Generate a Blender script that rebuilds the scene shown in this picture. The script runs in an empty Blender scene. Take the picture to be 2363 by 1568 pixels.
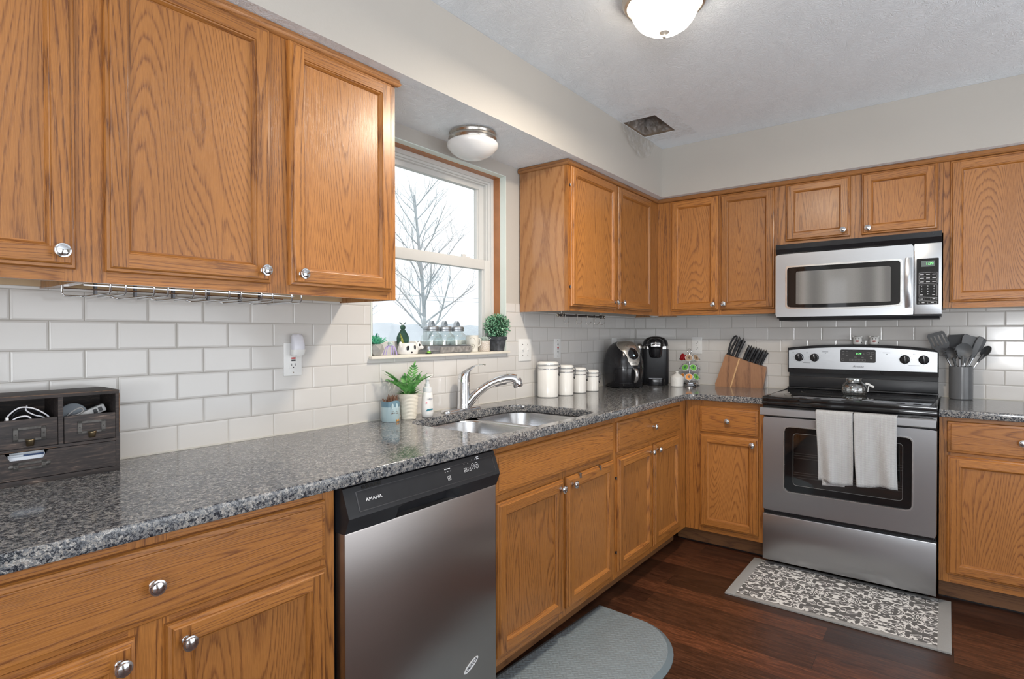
import bpy, bmesh, math, random
from mathutils import Vector, Matrix, noise as mnoise
PI = math.pi
scene = bpy.context.scene
COL = scene.collection

# ------------------------------------------------------------------ camera
cam_data = bpy.data.cameras.new('camera')
cam = bpy.data.objects.new('camera', cam_data)
COL.objects.link(cam)
YAW, PIT, ROL = 0.6535, -0.0101, -0.0018
F_ = Vector((-math.sin(YAW)*math.cos(PIT), math.cos(YAW)*math.cos(PIT), math.sin(PIT)))
R_ = Vector((math.cos(YAW), math.sin(YAW), 0)); U_ = R_.cross(F_)
R2_ = R_*math.cos(ROL)+U_*math.sin(ROL); U2_ = U_*math.cos(ROL)-R_*math.sin(ROL)
cm = Matrix((R2_, U2_, -F_)).transposed().to_4x4()
cm.translation = Vector((1.845, -3.9206, 1.2588))
cam.matrix_world = cm
cam_data.sensor_width = 36.0
cam_data.lens = 1312.8/2363*36.0
cam_data.clip_start = 0.05
cam_data.clip_end = 300
scene.camera = cam

# ------------------------------------------------------------------ world (bright overcast)
world = bpy.data.worlds.new('overcast'); scene.world = world
world.use_nodes = True
wn = world.node_tree.nodes; wl = world.node_tree.links
wn.clear()
wo = wn.new('ShaderNodeOutputWorld'); wb = wn.new('ShaderNodeBackground')
wt = wn.new('ShaderNodeTexCoord'); ws = wn.new('ShaderNodeSeparateXYZ'); wr = wn.new('ShaderNodeValToRGB')
wl.new(wt.outputs['Generated'], ws.inputs[0])
wl.new(ws.outputs['Z'], wr.inputs[0])
wr.color_ramp.elements[0].position = 0.0; wr.color_ramp.elements[0].color = (0.80, 0.83, 0.88, 1)
wr.color_ramp.elements[1].position = 0.25; wr.color_ramp.elements[1].color = (0.97, 0.985, 1.0, 1)
wl.new(wr.outputs[0], wb.inputs['Color']); wb.inputs['Strength'].default_value = 2.0
wl.new(wb.outputs[0], wo.inputs['Surface'])

# ------------------------------------------------------------------ exposure
vs = scene.view_settings
vs.view_transform = 'Standard'; vs.look = 'None'; vs.gamma = 1.0; vs.exposure = -0.24
vs.use_curve_mapping = False
scene.cycles.max_bounces = 8
scene.cycles.diffuse_bounces = 5
scene.cycles.glossy_bounces = 4
scene.cycles.sample_clamp_indirect = 6.0
scene.cycles.use_denoising = True
DOME_STRENGTH = 16.0

# added fill lamps, tilted up to brighten the ceiling, by assumed wall openings
def area(name, loc, rot, sx, sy, power, col):
    d = bpy.data.lights.new(name, 'AREA'); d.shape = 'RECTANGLE'; d.size = sx; d.size_y = sy
    d.energy = power; d.color = col
    o = bpy.data.objects.new(name, d); COL.objects.link(o); o.location = loc; o.rotation_euler = rot
    return o
area('right_fill', (3.96, -1.83, 1.08), (PI/2+math.radians(62), 0, PI/2), 2.1, 2.0, 30, (0.93, 0.97, 1.0))
area('side_fill', (3.96, -4.85, 1.08), (PI/2+math.radians(72), 0, PI/2), 2.4, 2.0, 66, (0.93, 0.97, 1.0))
area('rear_fill', (3.0, -6.56, 1.10), (PI/2+math.radians(75), 0, 0), 1.3, 1.9, 225, (0.95, 0.975, 1.0))

# ------------------------------------------------------------------ mesh helpers
class MB:
    def __init__(s): s.v = []; s.f = []; s.m = []
    def add(s, vs_, fs, mat=0, M=None):
        b = len(s.v)
        for p in vs_:
            p = Vector(p)
            s.v.append(M @ p if M else p)
        for i, f in enumerate(fs):
            s.f.append([b+k for k in f]); s.m.append(mat[i] if isinstance(mat, (list, tuple)) else mat)
        return s
    def box(s, x0, x1, y0, y1, z0, z1, mat=0, bev=0, M=None, seg=2):
        if x1 < x0: x0, x1 = x1, x0
        if y1 < y0: y0, y1 = y1, y0
        if z1 < z0: z0, z1 = z1, z0
        if not bev:
            return s.add([(x0,y0,z0),(x1,y0,z0),(x1,y1,z0),(x0,y1,z0),(x0,y0,z1),(x1,y0,z1),(x1,y1,z1),(x0,y1,z1)],
                         [(0,3,2,1),(4,5,6,7),(0,1,5,4),(1,2,6,5),(2,3,7,6),(3,0,4,7)], mat, M)
        bm = bmesh.new()
        bmesh.ops.create_cube(bm, size=1)
        for v in bm.verts:
            v.co = Vector(((x0+x1)/2+v.co.x*(x1-x0), (y0+y1)/2+v.co.y*(y1-y0), (z0+z1)/2+v.co.z*(z1-z0)))
        bmesh.ops.bevel(bm, geom=bm.edges[:], offset=bev, segments=seg, profile=0.6, affect='EDGES')
        s.bm(bm, mat, M); bm.free(); return s
    def bm(s, bm, mat=0, M=None):
        bm.verts.index_update()
        s.add([v.co.copy() for v in bm.verts], [[v.index for v in f.verts] for f in bm.faces], mat, M)
    def loft(s, rings, mat=0, closed=True, cap0=True, cap1=True, M=None):
        n = len(rings[0]); vs_ = [p for r in rings for p in r]; fs = []
        for i in range(len(rings)-1):
            for j in range(n if closed else n-1):
                k = (j+1) % n
                fs.append((i*n+j, i*n+k, (i+1)*n+k, (i+1)*n+j))
        if cap0 and closed: fs.append(tuple(range(n-1, -1, -1)))
        if cap1 and closed: fs.append(tuple((len(rings)-1)*n+j for j in range(n)))
        return s.add(vs_, fs, mat, M)
    def lathe(s, prof, n=32, mat=0, M=None, sx=1, sy=1, c=(0,0,0)):
        rings = [[(c[0]+r*sx*math.cos(2*PI*j/n), c[1]+r*sy*math.sin(2*PI*j/n), c[2]+z) for j in range(n)] for r, z in prof]
        return s.loft(rings, mat, cap0=prof[0][0] > 1e-4, cap1=prof[-1][0] > 1e-4, M=M)
    def tube(s, pts, r, n=10, mat=0, M=None, close=False):
        pts = [Vector(p) for p in pts]
        N = len(pts); rr = r if isinstance(r, (list, tuple)) else [r]*N
        T = []
        for i in range(N):
            a = pts[(i-1) % N] if (close or i > 0) else pts[i]
            b = pts[(i+1) % N] if (close or i < N-1) else pts[i]
            T.append((b-a).normalized())
        up = Vector((0,0,1)) if abs(T[0].z) < 0.9 else Vector((1,0,0))
        nrm = (up - T[0]*up.dot(T[0])).normalized(); rings = []
        for i in range(N):
            nrm = (nrm - T[i]*nrm.dot(T[i])); nrm = nrm.normalized() if nrm.length > 1e-6 else T[i].orthogonal().normalized()
            b = T[i].cross(nrm)
            rings.append([pts[i]+(nrm*math.cos(2*PI*j/n)+b*math.sin(2*PI*j/n))*rr[i] for j in range(n)])
        if close: rings.append(rings[0])
        return s.loft(rings, mat, cap0=not close, cap1=not close, M=M)
    def prism(s, poly, d0, d1, mat=0, plane='xz', M=None):
        # poly in the plane, extruded along the third axis from d0 to d1
        def P(a, b, d):
            return {'xz': (a, d, b), 'xy': (a, b, d), 'yz': (d, a, b)}[plane]
        n = len(poly)
        vs_ = [P(a, b, d0) for a, b in poly]+[P(a, b, d1) for a, b in poly]
        fs = [tuple(range(n)), tuple(range(2*n-1, n-1, -1))]+[(i, i+n, (i+1) % n+n, (i+1) % n) for i in range(n)]
        return s.add(vs_, fs, mat, M)
    def sphere(s, c, r, mat=0, n=16, m=10, M=None, sc=(1,1,1)):
        rings = []
        for i in range(m+1):
            t = PI*i/m; rad = max(math.sin(t), 1e-4)*r
            rings.append([(c[0]+rad*sc[0]*math.cos(2*PI*j/n), c[1]+rad*sc[1]*math.sin(2*PI*j/n), c[2]-math.cos(t)*r*sc[2]) for j in range(n)])
        return s.loft(rings, mat, M=M)
    def build(s, name, mats, parent=None, angle=38, subsurf=0, solid=0, M=None, **props):
        me = bpy.data.meshes.new(name)
        me.from_pydata([tuple(v) for v in s.v], [], s.f)
        if not isinstance(mats, (list, tuple)): mats = [mats]
        for m in mats: me.materials.append(m)
        me.polygons.foreach_set('material_index', s.m)
        bm = bmesh.new(); bm.from_mesh(me)
        bmesh.ops.recalc_face_normals(bm, faces=bm.faces[:])
        bm.to_mesh(me); bm.free()
        me.polygons.foreach_set('use_smooth', [True]*len(me.polygons))
        me.set_sharp_from_angle(angle=math.radians(angle))
        me.update()
        o = bpy.data.objects.new(name, me); COL.objects.link(o)
        if parent: o.parent = parent
        if M: o.matrix_local = M
        if solid:
            md = o.modifiers.new('thickness', 'SOLIDIFY'); md.thickness = solid; md.offset = 0
        if subsurf:
            md = o.modifiers.new('smooth', 'SUBSURF'); md.levels = subsurf; md.render_levels = subsurf
        for k, v in props.items(): o[k] = v
        return o

def thing(name, label, cat, loc=(0,0,0), rz=0.0, group=None):
    o = bpy.data.objects.new(name, None); COL.objects.link(o)
    o.empty_display_size = 0.05
    o.location = loc; o.rotation_euler = (0,0,rz); o['label'] = label; o['category'] = cat
    if group: o['group'] = group
    return o
def tag(o, label, cat, group=None):
    o['label'] = label; o['category'] = cat
    if group: o['group'] = group
    return o
def rootA(name, label, cat, y0, group=None):     # local x runs along the window wall, local y into it
    return thing(name, label, cat, (0, y0, 0), PI/2, group)
def rootB(name, label, cat, x0, group=None):
    return thing(name, label, cat, (x0, 0, 0), 0, group)
def T(x, y, z): return Matrix.Translation((x, y, z))
def RX(a): return Matrix.Rotation(a, 4, 'X')
def RY(a): return Matrix.Rotation(a, 4, 'Y')
def RZ(a): return Matrix.Rotation(a, 4, 'Z')
def copy_tree(o, parent=None):
    c = o.copy(); COL.objects.link(c)
    c.parent = parent
    if parent: c.matrix_parent_inverse = o.matrix_parent_inverse.copy()
    for ch in list(o.children): copy_tree(ch, c)
    return c
def text(body, size, m, parent, M, name='lettering', bold=0.0, align='CENTER', shear=0.0, ext=0.0002, sx=1.0):
    cu = bpy.data.curves.new(name, 'FONT'); cu.body = body; cu.size = size; cu.align_x = align; cu.align_y = 'CENTER'
    cu.extrude = ext; cu.offset = bold; cu.shear = shear
    o = bpy.data.objects.new(name, cu); COL.objects.link(o)
    dg = bpy.context.evaluated_depsgraph_get(); dg.update()
    me = bpy.data.meshes.new_from_object(o.evaluated_get(dg))
    bpy.data.objects.remove(o)
    me.materials.clear(); me.materials.append(m)
    t = bpy.data.objects.new(name, me); COL.objects.link(t); t.parent = parent
    t.matrix_local = M @ RX(PI/2) @ Matrix.Diagonal((sx, 1, 1, 1))
    return t

def rrect(x0, x1, y0, y1, r, n=6):
    if not isinstance(r, (list, tuple)): r = [r]*4
    out = []
    for (cx, cy, a0), rr in zip(((x1, y1, 0), (x0, y1, 90), (x0, y0, 180), (x1, y0, 270)), r):
        sx_ = -1 if cx == x1 else 1; sy_ = -1 if cy == y1 else 1
        for k in range(n+1):
            a = math.radians(a0+90*k/n)
            out.append((cx+sx_*rr+rr*math.cos(a), cy+sy_*rr+rr*math.sin(a)))
    return out
def bez(p0, p1, p2, p3, n=8):
    p0, p1, p2, p3 = map(Vector, (p0, p1, p2, p3)); out = []
    for i in range(n+1):
        t = i/n; out.append(p0*(1-t)**3+p1*3*t*(1-t)**2+p2*3*t*t*(1-t)+p3*t**3)
    return out
def catmull(pts, n=6):
    pts = [Vector(p) for p in pts]; out = []
    for i in range(len(pts)-1):
        a = pts[max(i-1, 0)]; b = pts[i]; c = pts[i+1]; d = pts[min(i+2, len(pts)-1)]
        for k in range(n):
            t = k/n
            out.append(0.5*((2*b)+(c-a)*t+(2*a-5*b+4*c-d)*t*t+(3*b-a-3*c+d)*t**3))
    out.append(pts[-1]); return out

# ------------------------------------------------------------------ materials
class NT:
    def __init__(s, name):
        s.mat = bpy.data.materials.new(name); s.mat.use_nodes = True
        s.n = s.mat.node_tree.nodes; s.l = s.mat.node_tree.links
        s.b = s.n['Principled BSDF']; s.o = s.n['Material Output']
    def __call__(s, t, **kw):
        nd = s.n.new('ShaderNode'+t)
        for k, v in kw.items():
            if k.startswith('i_'): 
                key = k[2:]; key = int(key) if key.isdigit() else key.replace('_', ' ')
                s.set(nd.inputs[key], v)
            else: setattr(nd, k, v)
        return nd
    def set(s, sock, v):
        if isinstance(v, bpy.types.NodeSocket): s.l.new(v, sock)
        elif isinstance(v, bpy.types.Node): s.l.new(v.outputs[0], sock)
        else: sock.default_value = v
    def p(s, **kw):
        for k, v in kw.items(): s.set(s.b.inputs[k.replace('_', ' ')], v)
    def math(s, op, a, b=None, c=None, clamp=False):
        nd = s.n.new('ShaderNodeMath'); nd.operation = op; nd.use_clamp = clamp
        s.set(nd.inputs[0], a)
        if b is not None: s.set(nd.inputs[1], b)
        if c is not None: s.set(nd.inputs[2], c)
        return nd.outputs[0]
    def ramp(s, fac, stops, interp='LINEAR'):
        nd = s.n.new('ShaderNodeValToRGB'); s.set(nd.inputs[0], fac); cr = nd.color_ramp; cr.interpolation = interp
        while len(cr.elements) < len(stops): cr.elements.new(0.5)
        for e, (p, c) in zip(cr.elements, stops):
            e.position = p; e.color = (c[0], c[1], c[2], 1) if isinstance(c, (tuple, list)) else (c, c, c, 1)
        return nd.outputs[0]
    def mix(s, fac, a, b, bt='MIX'):
        nd = s.n.new('ShaderNodeMix'); nd.data_type = 'RGBA'; nd.blend_type = bt
        s.set(nd.inputs[0], fac); 
        for q, v in ((6, a), (7, b)):
            s.set(nd.inputs[q], (v[0], v[1], v[2], 1) if isinstance(v, tuple) and len(v) == 3 else v)
        return nd.outputs[2]
    def vec(s, v, scale=(1,1,1), loc=(0,0,0), rot=(0,0,0)):
        nd = s.n.new('ShaderNodeMapping'); s.set(nd.inputs[0], v)
        nd.inputs['Scale'].default_value = scale; nd.inputs['Location'].default_value = loc; nd.inputs['Rotation'].default_value = rot
        return nd.outputs[0]
    def noise(s, v, scale, detail=2, rough=0.5, w=None, dist=0.0):
        nd = s.n.new('ShaderNodeTexNoise'); nd.noise_dimensions = '4D' if w is not None else '3D'
        s.set(nd.inputs['Vector'], v); nd.inputs['Scale'].default_value = scale; nd.inputs['Detail'].default_value = detail
        nd.inputs['Roughness'].default_value = rough; nd.inputs['Distortion'].default_value = dist
        if w is not None: s.set(nd.inputs['W'], w)
        return nd.outputs['Fac']
    def bump(s, h, dist=0.001, strength=1.0):
        nd = s.n.new('ShaderNodeBump'); s.set(nd.inputs['Height'], h); nd.inputs['Distance'].default_value = dist
        nd.inputs['Strength'].default_value = strength
        s.l.new(nd.outputs[0], s.b.inputs['Normal']); return nd

def plain(name, col, rough=0.5, metal=0.0, var=0.04, nscale=30.0, coat=0.0, spec=0.5, trans=0.0, ior=1.45, bump=0.0, bscale=200.0, sheen=0.0):
    t = NT(name); tc = t('TexCoord').outputs['Object']
    n = t.noise(tc, nscale, 3)
    lo = tuple(c*(1-var) for c in col); hi = tuple(min(1, c*(1+var)) for c in col)
    t.p(Base_Color=t.ramp(n, [(0.3, lo), (0.7, hi)]), Metallic=metal, Coat_Weight=coat, IOR=ior)
    t.b.inputs['Specular IOR Level'].default_value = spec
    t.set(t.b.inputs['Roughness'], t.ramp(n, [(0.3, max(0, rough-0.02)), (0.7, rough+0.03)]))
    if trans: t.p(Transmission_Weight=trans)
    if sheen: t.p(Sheen_Weight=sheen)
    if bump: t.bump(t.noise(tc, bscale, 3), bump)
    return t.mat
def emis(name, col, strength):
    t = NT(name); t.p(Base_Color=(0, 0, 0, 1), Emission_Color=(*col, 1), Emission_Strength=strength); return t.mat

def oak(name, axis, light=(0.46, 0.186, 0.040), dark=(0.145, 0.044, 0.008), rings=34.0, rough=0.36, along=0.05, big_scale=7.0, hue=0.5):
    t = NT(name); tc = t('TexCoord').outputs['Object']; rnd = t('ObjectInfo').outputs['Random']
    lo = {'z': 2, 'x': 0, 'y': 1}[axis]
    sc = [1.0, 1.0, 1.0]; sc[lo] = along
    off = t('CombineXYZ', i_0=t.math('MULTIPLY', rnd, 37.0), i_1=t.math('MULTIPLY', rnd, 91.0), i_2=t.math('MULTIPLY', rnd, 53.0)).outputs[0]
    v0 = t('VectorMath', operation='ADD', i_0=t.vec(tc, tuple(sc)), i_1=off).outputs[0]
    big = t.noise(v0, big_scale, 1.0, 0.35)
    wob = t.noise(v0, 90.0, 2.0, 0.6)
    ph = t.math('ADD', t.math('MULTIPLY', big, rings), t.math('MULTIPLY', wob, 0.7))
    fr = t.math('FRACT', ph)
    ring = t.ramp(fr, [(0.0, 0.25), (0.08, 0.0), (0.58, 0.06), (0.76, 0.55), (0.88, 1.0), (1.0, 0.30)])
    sp = [1.0, 1.0, 1.0]; sp[lo] = 0.034
    vp = t('VectorMath', operation='ADD', i_0=t.vec(tc, tuple(sp)), i_1=off).outputs[0]
    pore = t.ramp(t.noise(vp, 760.0, 2.0, 0.6), [(0.44, 0.0), (0.51, 1.0)])
    fine = t.noise(vp, 190.0, 3.0, 0.65)
    dens = t.math('MULTIPLY', pore, t.math('ADD', t.math('MULTIPLY', ring, 0.66), 0.34))
    f = t.math('ADD', t.math('MULTIPLY', ring, 0.42), t.math('MULTIPLY', dens, 0.62), clamp=True)
    f = t.math('ADD', f, t.math('MULTIPLY', t.math('SUBTRACT', fine, 0.5), 0.55), clamp=True)
    c1 = t.mix(f, light, dark)
    tone = t.ramp(t.noise(v0, 2.6, 1.0), [(0.35, (0.88, 0.85, 0.80)), (0.65, (1.08, 1.07, 1.04))])
    c2 = t.mix(1.0, c1, tone, 'MULTIPLY')
    hs = t('HueSaturation'); hs.inputs['Hue'].default_value = hue
    t.set(hs.inputs['Value'], t.math('ADD', t.math('MULTIPLY', rnd, 0.22), 0.80)); t.set(hs.inputs['Color'], c2)
    t.p(Base_Color=hs.outputs[0], Coat_Weight=0.25, Coat_Roughness=0.25)
    t.set(t.b.inputs['Roughness'], rough)
    t.bump(dens, 0.0004, 0.55)
    return t.mat
OAK_V = oak('oak_vertical_grain', 'z'); OAK_H = oak('oak_horizontal_grain', 'x', along=0.035, big_scale=12.0, rings=40.0, dark=(0.205, 0.068, 0.015)); OAK_P = oak('oak_cathedral_panel', 'z', along=0.12, big_scale=4.4, rings=68.0, light=(0.46, 0.192, 0.048), dark=(0.215, 0.075, 0.017))
OAK_SIDE = oak('oak_veneer_side', 'z', light=(0.45, 0.225, 0.095), dark=(0.27, 0.115, 0.042), rough=0.19, along=0.14, big_scale=4.0, rings=22.0)
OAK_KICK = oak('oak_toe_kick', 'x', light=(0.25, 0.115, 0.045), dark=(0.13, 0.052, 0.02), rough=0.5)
BIRCH = plain('pale_cabinet_bottom', (0.50, 0.36, 0.22), 0.6, var=0.08, nscale=12)
GREYBOT = plain('grey_cabinet_bottom', (0.36, 0.33, 0.29), 0.6, var=0.08, nscale=12)

def granite():
    t = NT('speckled_granite'); tc = t('TexCoord').outputs['Object']
    nd = t('TexNoise'); t.set(nd.inputs['Vector'], tc); nd.inputs['Scale'].default_value = 190; nd.inputs['Detail'].default_value = 4
    d = t('VectorMath', operation='SCALE', i_0=nd.outputs['Color']); d.inputs['Scale'].default_value = 0.011
    v = t('VectorMath', operation='ADD', i_0=tc, i_1=d.outputs[0]).outputs[0]
    v1 = t('TexVoronoi'); t.set(v1.inputs['Vector'], v); v1.inputs['Scale'].default_value = 430
    v2 = t('TexVoronoi'); t.set(v2.inputs['Vector'], v); v2.inputs['Scale'].default_value = 165
    s1 = t('SeparateColor', i_0=v1.outputs['Color']).outputs[0]
    s2 = t('SeparateColor', i_0=v2.outputs['Color']).outputs[1]
    n = t.noise(v, 420, 4, 0.75)
    f = t.math('ADD', t.math('ADD', t.math('MULTIPLY', s1, 0.30), t.math('MULTIPLY', s2, 0.34)), t.math('MULTIPLY', n, 0.42))
    c = t.ramp(f, [(0.34, (0.014, 0.016, 0.022)), (0.44, (0.062, 0.069, 0.083)), (0.53, (0.155, 0.163, 0.176)),
                   (0.61, (0.215, 0.217, 0.215)), (0.69, (0.26, 0.235, 0.21)), (0.80, (0.47, 0.46, 0.44))])
    t.p(Base_Color=c, Roughness=0.10); t.b.inputs['Specular IOR Level'].default_value = 0.6
    return t.mat
GRANITE = granite()

def tiles(name, uaxis, uoff):
    t = NT(name); g = t('TexCoord').outputs['Object']
    sp = t('SeparateXYZ', i_0=g)
    u = t.math('SUBTRACT', sp.outputs[{'x': 0, 'y': 1}[uaxis]], uoff-30.8)
    w = t.math('SUBTRACT', sp.outputs[2], 0.9062)
    v = t('CombineXYZ', i_0=u, i_1=w).outputs[0]
    def brick(ms, smooth):
        b = t('TexBrick', offset=0.5, offset_frequency=2, squash=1.0)
        t.set(b.inputs['Vector'], v); b.inputs['Scale'].default_value = 1
        b.inputs['Mortar Size'].default_value = ms; b.inputs['Mortar Smooth'].default_value = smooth
        b.inputs['Brick Width'].default_value = 0.154; b.inputs['Row Height'].default_value = 0.0778
        b.inputs['Color1'].default_value = (0, 0, 0, 1); b.inputs['Color2'].default_value = (1, 1, 1, 1)
        b.inputs['Mortar'].default_value = (0.5, 0.5, 0.5, 1)
        return b
    a = brick(0.0013, 0.1); e = brick(0.0065, 1.0)
    tint = t('SeparateColor', i_0=a.outputs['Color']).outputs[0]
    tc = t.ramp(tint, [(0.0, (0.585, 0.568, 0.548)), (1.0, (0.635, 0.618, 0.598))])
    c = t.mix(a.outputs['Fac'], tc, (0.40, 0.38, 0.35))
    rg = t.math('ADD', t.math('MULTIPLY', a.outputs['Fac'], 0.6), 0.10)
    t.p(Base_Color=c, Roughness=rg)
    t.set(t.b.inputs['Specular IOR Level'], t.math('SUBTRACT', 0.55, t.math('MULTIPLY', a.outputs['Fac'], 0.5)))
    h = t.math('ADD', t.math('MULTIPLY', e.outputs['Fac'], -1.0), t.math('MULTIPLY', t.noise(g, 9.0, 1.0), 0.35))
    h = t.math('ADD', h, t.math('MULTIPLY', tint, 0.0))
    t.bump(h, 0.0012, 0.8)
    return t.mat
TILE_A = tiles('white_subway_tile_left', 'y', -0.016); TILE_B = tiles('white_subway_tile_back', 'x', 0.0806)

def floor_mat():
    t = NT('dark_plank_floor'); g = t('TexCoord').outputs['Object']
    sp = t('SeparateXYZ', i_0=g)
    v = t('CombineXYZ', i_0=t.math('ADD', sp.outputs[0], 30.33), i_1=t.math('ADD', sp.outputs[1], 30.06)).outputs[0]
    b = t('TexBrick', offset=0.37, offset_frequency=2, squash=1.0)
    t.set(b.inputs['Vector'], v); b.inputs['Scale'].default_value = 1
    b.inputs['Mortar Size'].default_value = 0.0009; b.inputs['Mortar Smooth'].default_value = 0.2
    b.inputs['Brick Width'].default_value = 1.15; b.inputs['Row Height'].default_value = 0.125
    b.inputs['Color1'].default_value = (0, 0, 0, 1); b.inputs['Color2'].default_value = (1, 1, 1, 1)
    tint = t('SeparateColor', i_0=b.outputs['Color']).outputs[0]
    off = t('CombineXYZ', i_0=t.math('MULTIPLY', tint, 31.0), i_1=t.math('MULTIPLY', tint, 17.0)).outputs[0]
    vv = t('VectorMath', operation='ADD', i_0=t.vec(g, (0.10, 1, 1)), i_1=off).outputs[0]
    n1 = t.noise(vv, 16, 3, 0.6); fr = t.math('FRACT', t.math('MULTIPLY', n1, 9.0))
    n2 = t.noise(vv, 190, 3, 0.65)
    f = t.math('ADD', t.math('MULTIPLY', t.math('PINGPONG', t.math('MULTIPLY', n1, 7.0), 0.5), 0.36), t.math('MULTIPLY', n2, 0.80))
    c = t.ramp(f, [(0.26, (0.016, 0.006, 0.003)), (0.50, (0.060, 0.021, 0.010)), (0.74, (0.135, 0.052, 0.026))])
    tn = t.ramp(tint, [(0.0, (0.50, 0.48, 0.50)), (0.6, (1.0, 1.0, 1.0)), (1.0, (1.75, 1.60, 1.45))])
    c = t.mix(1.0, c, tn, 'MULTIPLY'); c = t.mix(b.outputs['Fac'], c, (0.008, 0.004, 0.002))
    t.p(Base_Color=c, Roughness=t.ramp(n2, [(0.3, 0.30), (0.7, 0.42)]))
    t.bump(t.math('SUBTRACT', n2, b.outputs['Fac']), 0.0005, 0.5)
    return t.mat
FLOOR = floor_mat()

def paint(name, col, bump=0.0, ceil=False):
    t = NT(name); g = t('TexCoord').outputs['Object']
    t.p(Base_Color=t.ramp(t.noise(g, 2.5, 2), [(0.3, tuple(c*0.97 for c in col)), (0.7, col)]), Roughness=0.6)
    t.b.inputs['Specular IOR Level'].default_value = 0.3
    if ceil:
        nd = t('TexNoise'); t.set(nd.inputs['Vector'], g); nd.inputs['Scale'].default_value = 7; nd.inputs['Detail'].default_value = 2
        d = t('VectorMath', operation='SCALE', i_0=nd.outputs['Color']); d.inputs['Scale'].default_value = 0.22
        v = t('VectorMath', operation='ADD', i_0=g, i_1=d.outputs[0]).outputs[0]
        a = t.noise(t.vec(v, (1, 1.0, 1)), 42, 4, 0.62, dist=1.2)
        h = t.ramp(a, [(0.40, 0.0), (0.50, 1.0), (0.60, 0.15), (0.72, 0.6)])
        t.bump(h, 0.0022, 0.6)
    else:
        t.bump(t.noise(g, 130, 2), 0.0006, 0.5)
    return t.mat
PAINT = paint('warm_grey_wall_paint', (0.47, 0.445, 0.41)); CEIL = paint('white_textured_ceiling', (0.85, 0.90, 0.95), ceil=True)
TRIMW = plain('white_window_trim', (0.66, 0.72, 0.68), 0.4, var=0.01); VINYL = plain('white_vinyl', (0.60, 0.60, 0.585), 0.35, var=0.01)
SILLM = plain('cream_sill', (0.72, 0.68, 0.60), 0.35, var=0.02)
BROWNJ = plain('stained_window_jamb', (0.36, 0.15, 0.06), 0.4, var=0.12, nscale=18)

def steel(name, col=(0.46, 0.46, 0.47), rough=0.30, aniso=0.75, axis='x'):
    t = NT(name); g = t('TexCoord').outputs['Object']
    sc = {'x': (3, 300, 700), 'z': (700, 300, 3)}[axis]
    n = t.noise(t.vec(g, sc), 1.0, 2)
    t.p(Base_Color=t.ramp(n, [(0.3, tuple(c*0.985 for c in col)), (0.7, tuple(c*1.015 for c in col))]), Metallic=1.0,
        Roughness=t.ramp(n, [(0.3, rough-0.012), (0.7, rough+0.015)]), Anisotropic=aniso)
    tg = t('Tangent', direction_type='RADIAL', axis='Z'); t.l.new(tg.outputs[0], t.b.inputs['Tangent'])
    return t.mat
STEEL = steel('brushed_stainless', (0.50, 0.515, 0.535)); STEEL_DW = steel('brushed_stainless_dark', (0.43, 0.40, 0.385), 0.30)
STEEL_SINK = steel('sink_stainless', (0.62, 0.62, 0.63), 0.26, 0.3)
CHROME = plain('polished_chrome', (0.72, 0.73, 0.75), 0.07, 1.0, var=0.02)
NICKEL = plain('brushed_nickel', (0.50, 0.47, 0.43), 0.26, 1.0, var=0.05)
DARKMETAL = plain('dark_steel', (0.14, 0.14, 0.15), 0.3, 1.0)
BLACK = plain('black_gloss_plastic', (0.012, 0.012, 0.014), 0.14, var=0.1); BLACKM = plain('black_satin_plastic', (0.016, 0.017, 0.02), 0.34, var=0.1)
BLACKGLASS = plain('black_glass', (0.006, 0.006, 0.007), 0.045, var=0.1, spec=0.7)
WHITE = plain('white_plastic', (0.76, 0.76, 0.75), 0.3, var=0.01); CERAMIC = plain('white_glazed_ceramic', (0.78, 0.77, 0.74), 0.13, var=0.01)
PRINTW = plain('white_print', (0.75, 0.76, 0.78), 0.5, var=0.01); PRINTD = plain('dark_print', (0.05, 0.05, 0.055), 0.5)
RED = plain('red_plastic', (0.50, 0.03, 0.03), 0.3); GREENLED = emis('green_clock_digits', (0.25, 1.0, 0.30), 1.6)
def glass(name, col=(0.97, 0.99, 0.98), rough=0.0, mixf=0.88):
    t = NT(name)
    tr = t('BsdfTransparent'); tr.inputs[0].default_value = (*col, 1)
    gl = t('BsdfGlossy'); gl.inputs['Roughness'].default_value = max(rough, 0.01)
    lw = t('LayerWeight'); lw.inputs['Blend'].default_value = 0.12
    f = t.math('ADD', t.math('MULTIPLY', lw.outputs['Facing'], 0.55), 1-mixf, clamp=True)
    mx = t('MixShader', i_0=f); t.l.new(tr.outputs[0], mx.inputs[1]); t.l.new(gl.outputs[0], mx.inputs[2])
    t.l.new(mx.outputs[0], t.o.inputs['Surface'])
    return t.mat
PANE = glass('clear_window_glass', (0.97, 0.985, 0.985), 0.0, 0.96)
JARGLASS = glass('clear_jar_glass', (0.92, 0.96, 0.95), 0.0, 0.88)

# ================================================================== THE ROOM
ZC, ZS, SD = 2.4655, 2.1506, 0.357     # ceiling, soffit underside, soffit depth
YB, XR = -6.5, 3.9
WY0, WY1, WZ0, WZ1 = -2.446, -1.563, 1.157, 2.085
def struct(name, mb, mats, **k): return mb.build(name, mats, kind='structure', **k)
m = MB(); m.box(-0.3, XR, YB, 0.15, -0.12, 0.0); struct('floor', m, FLOOR)
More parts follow.
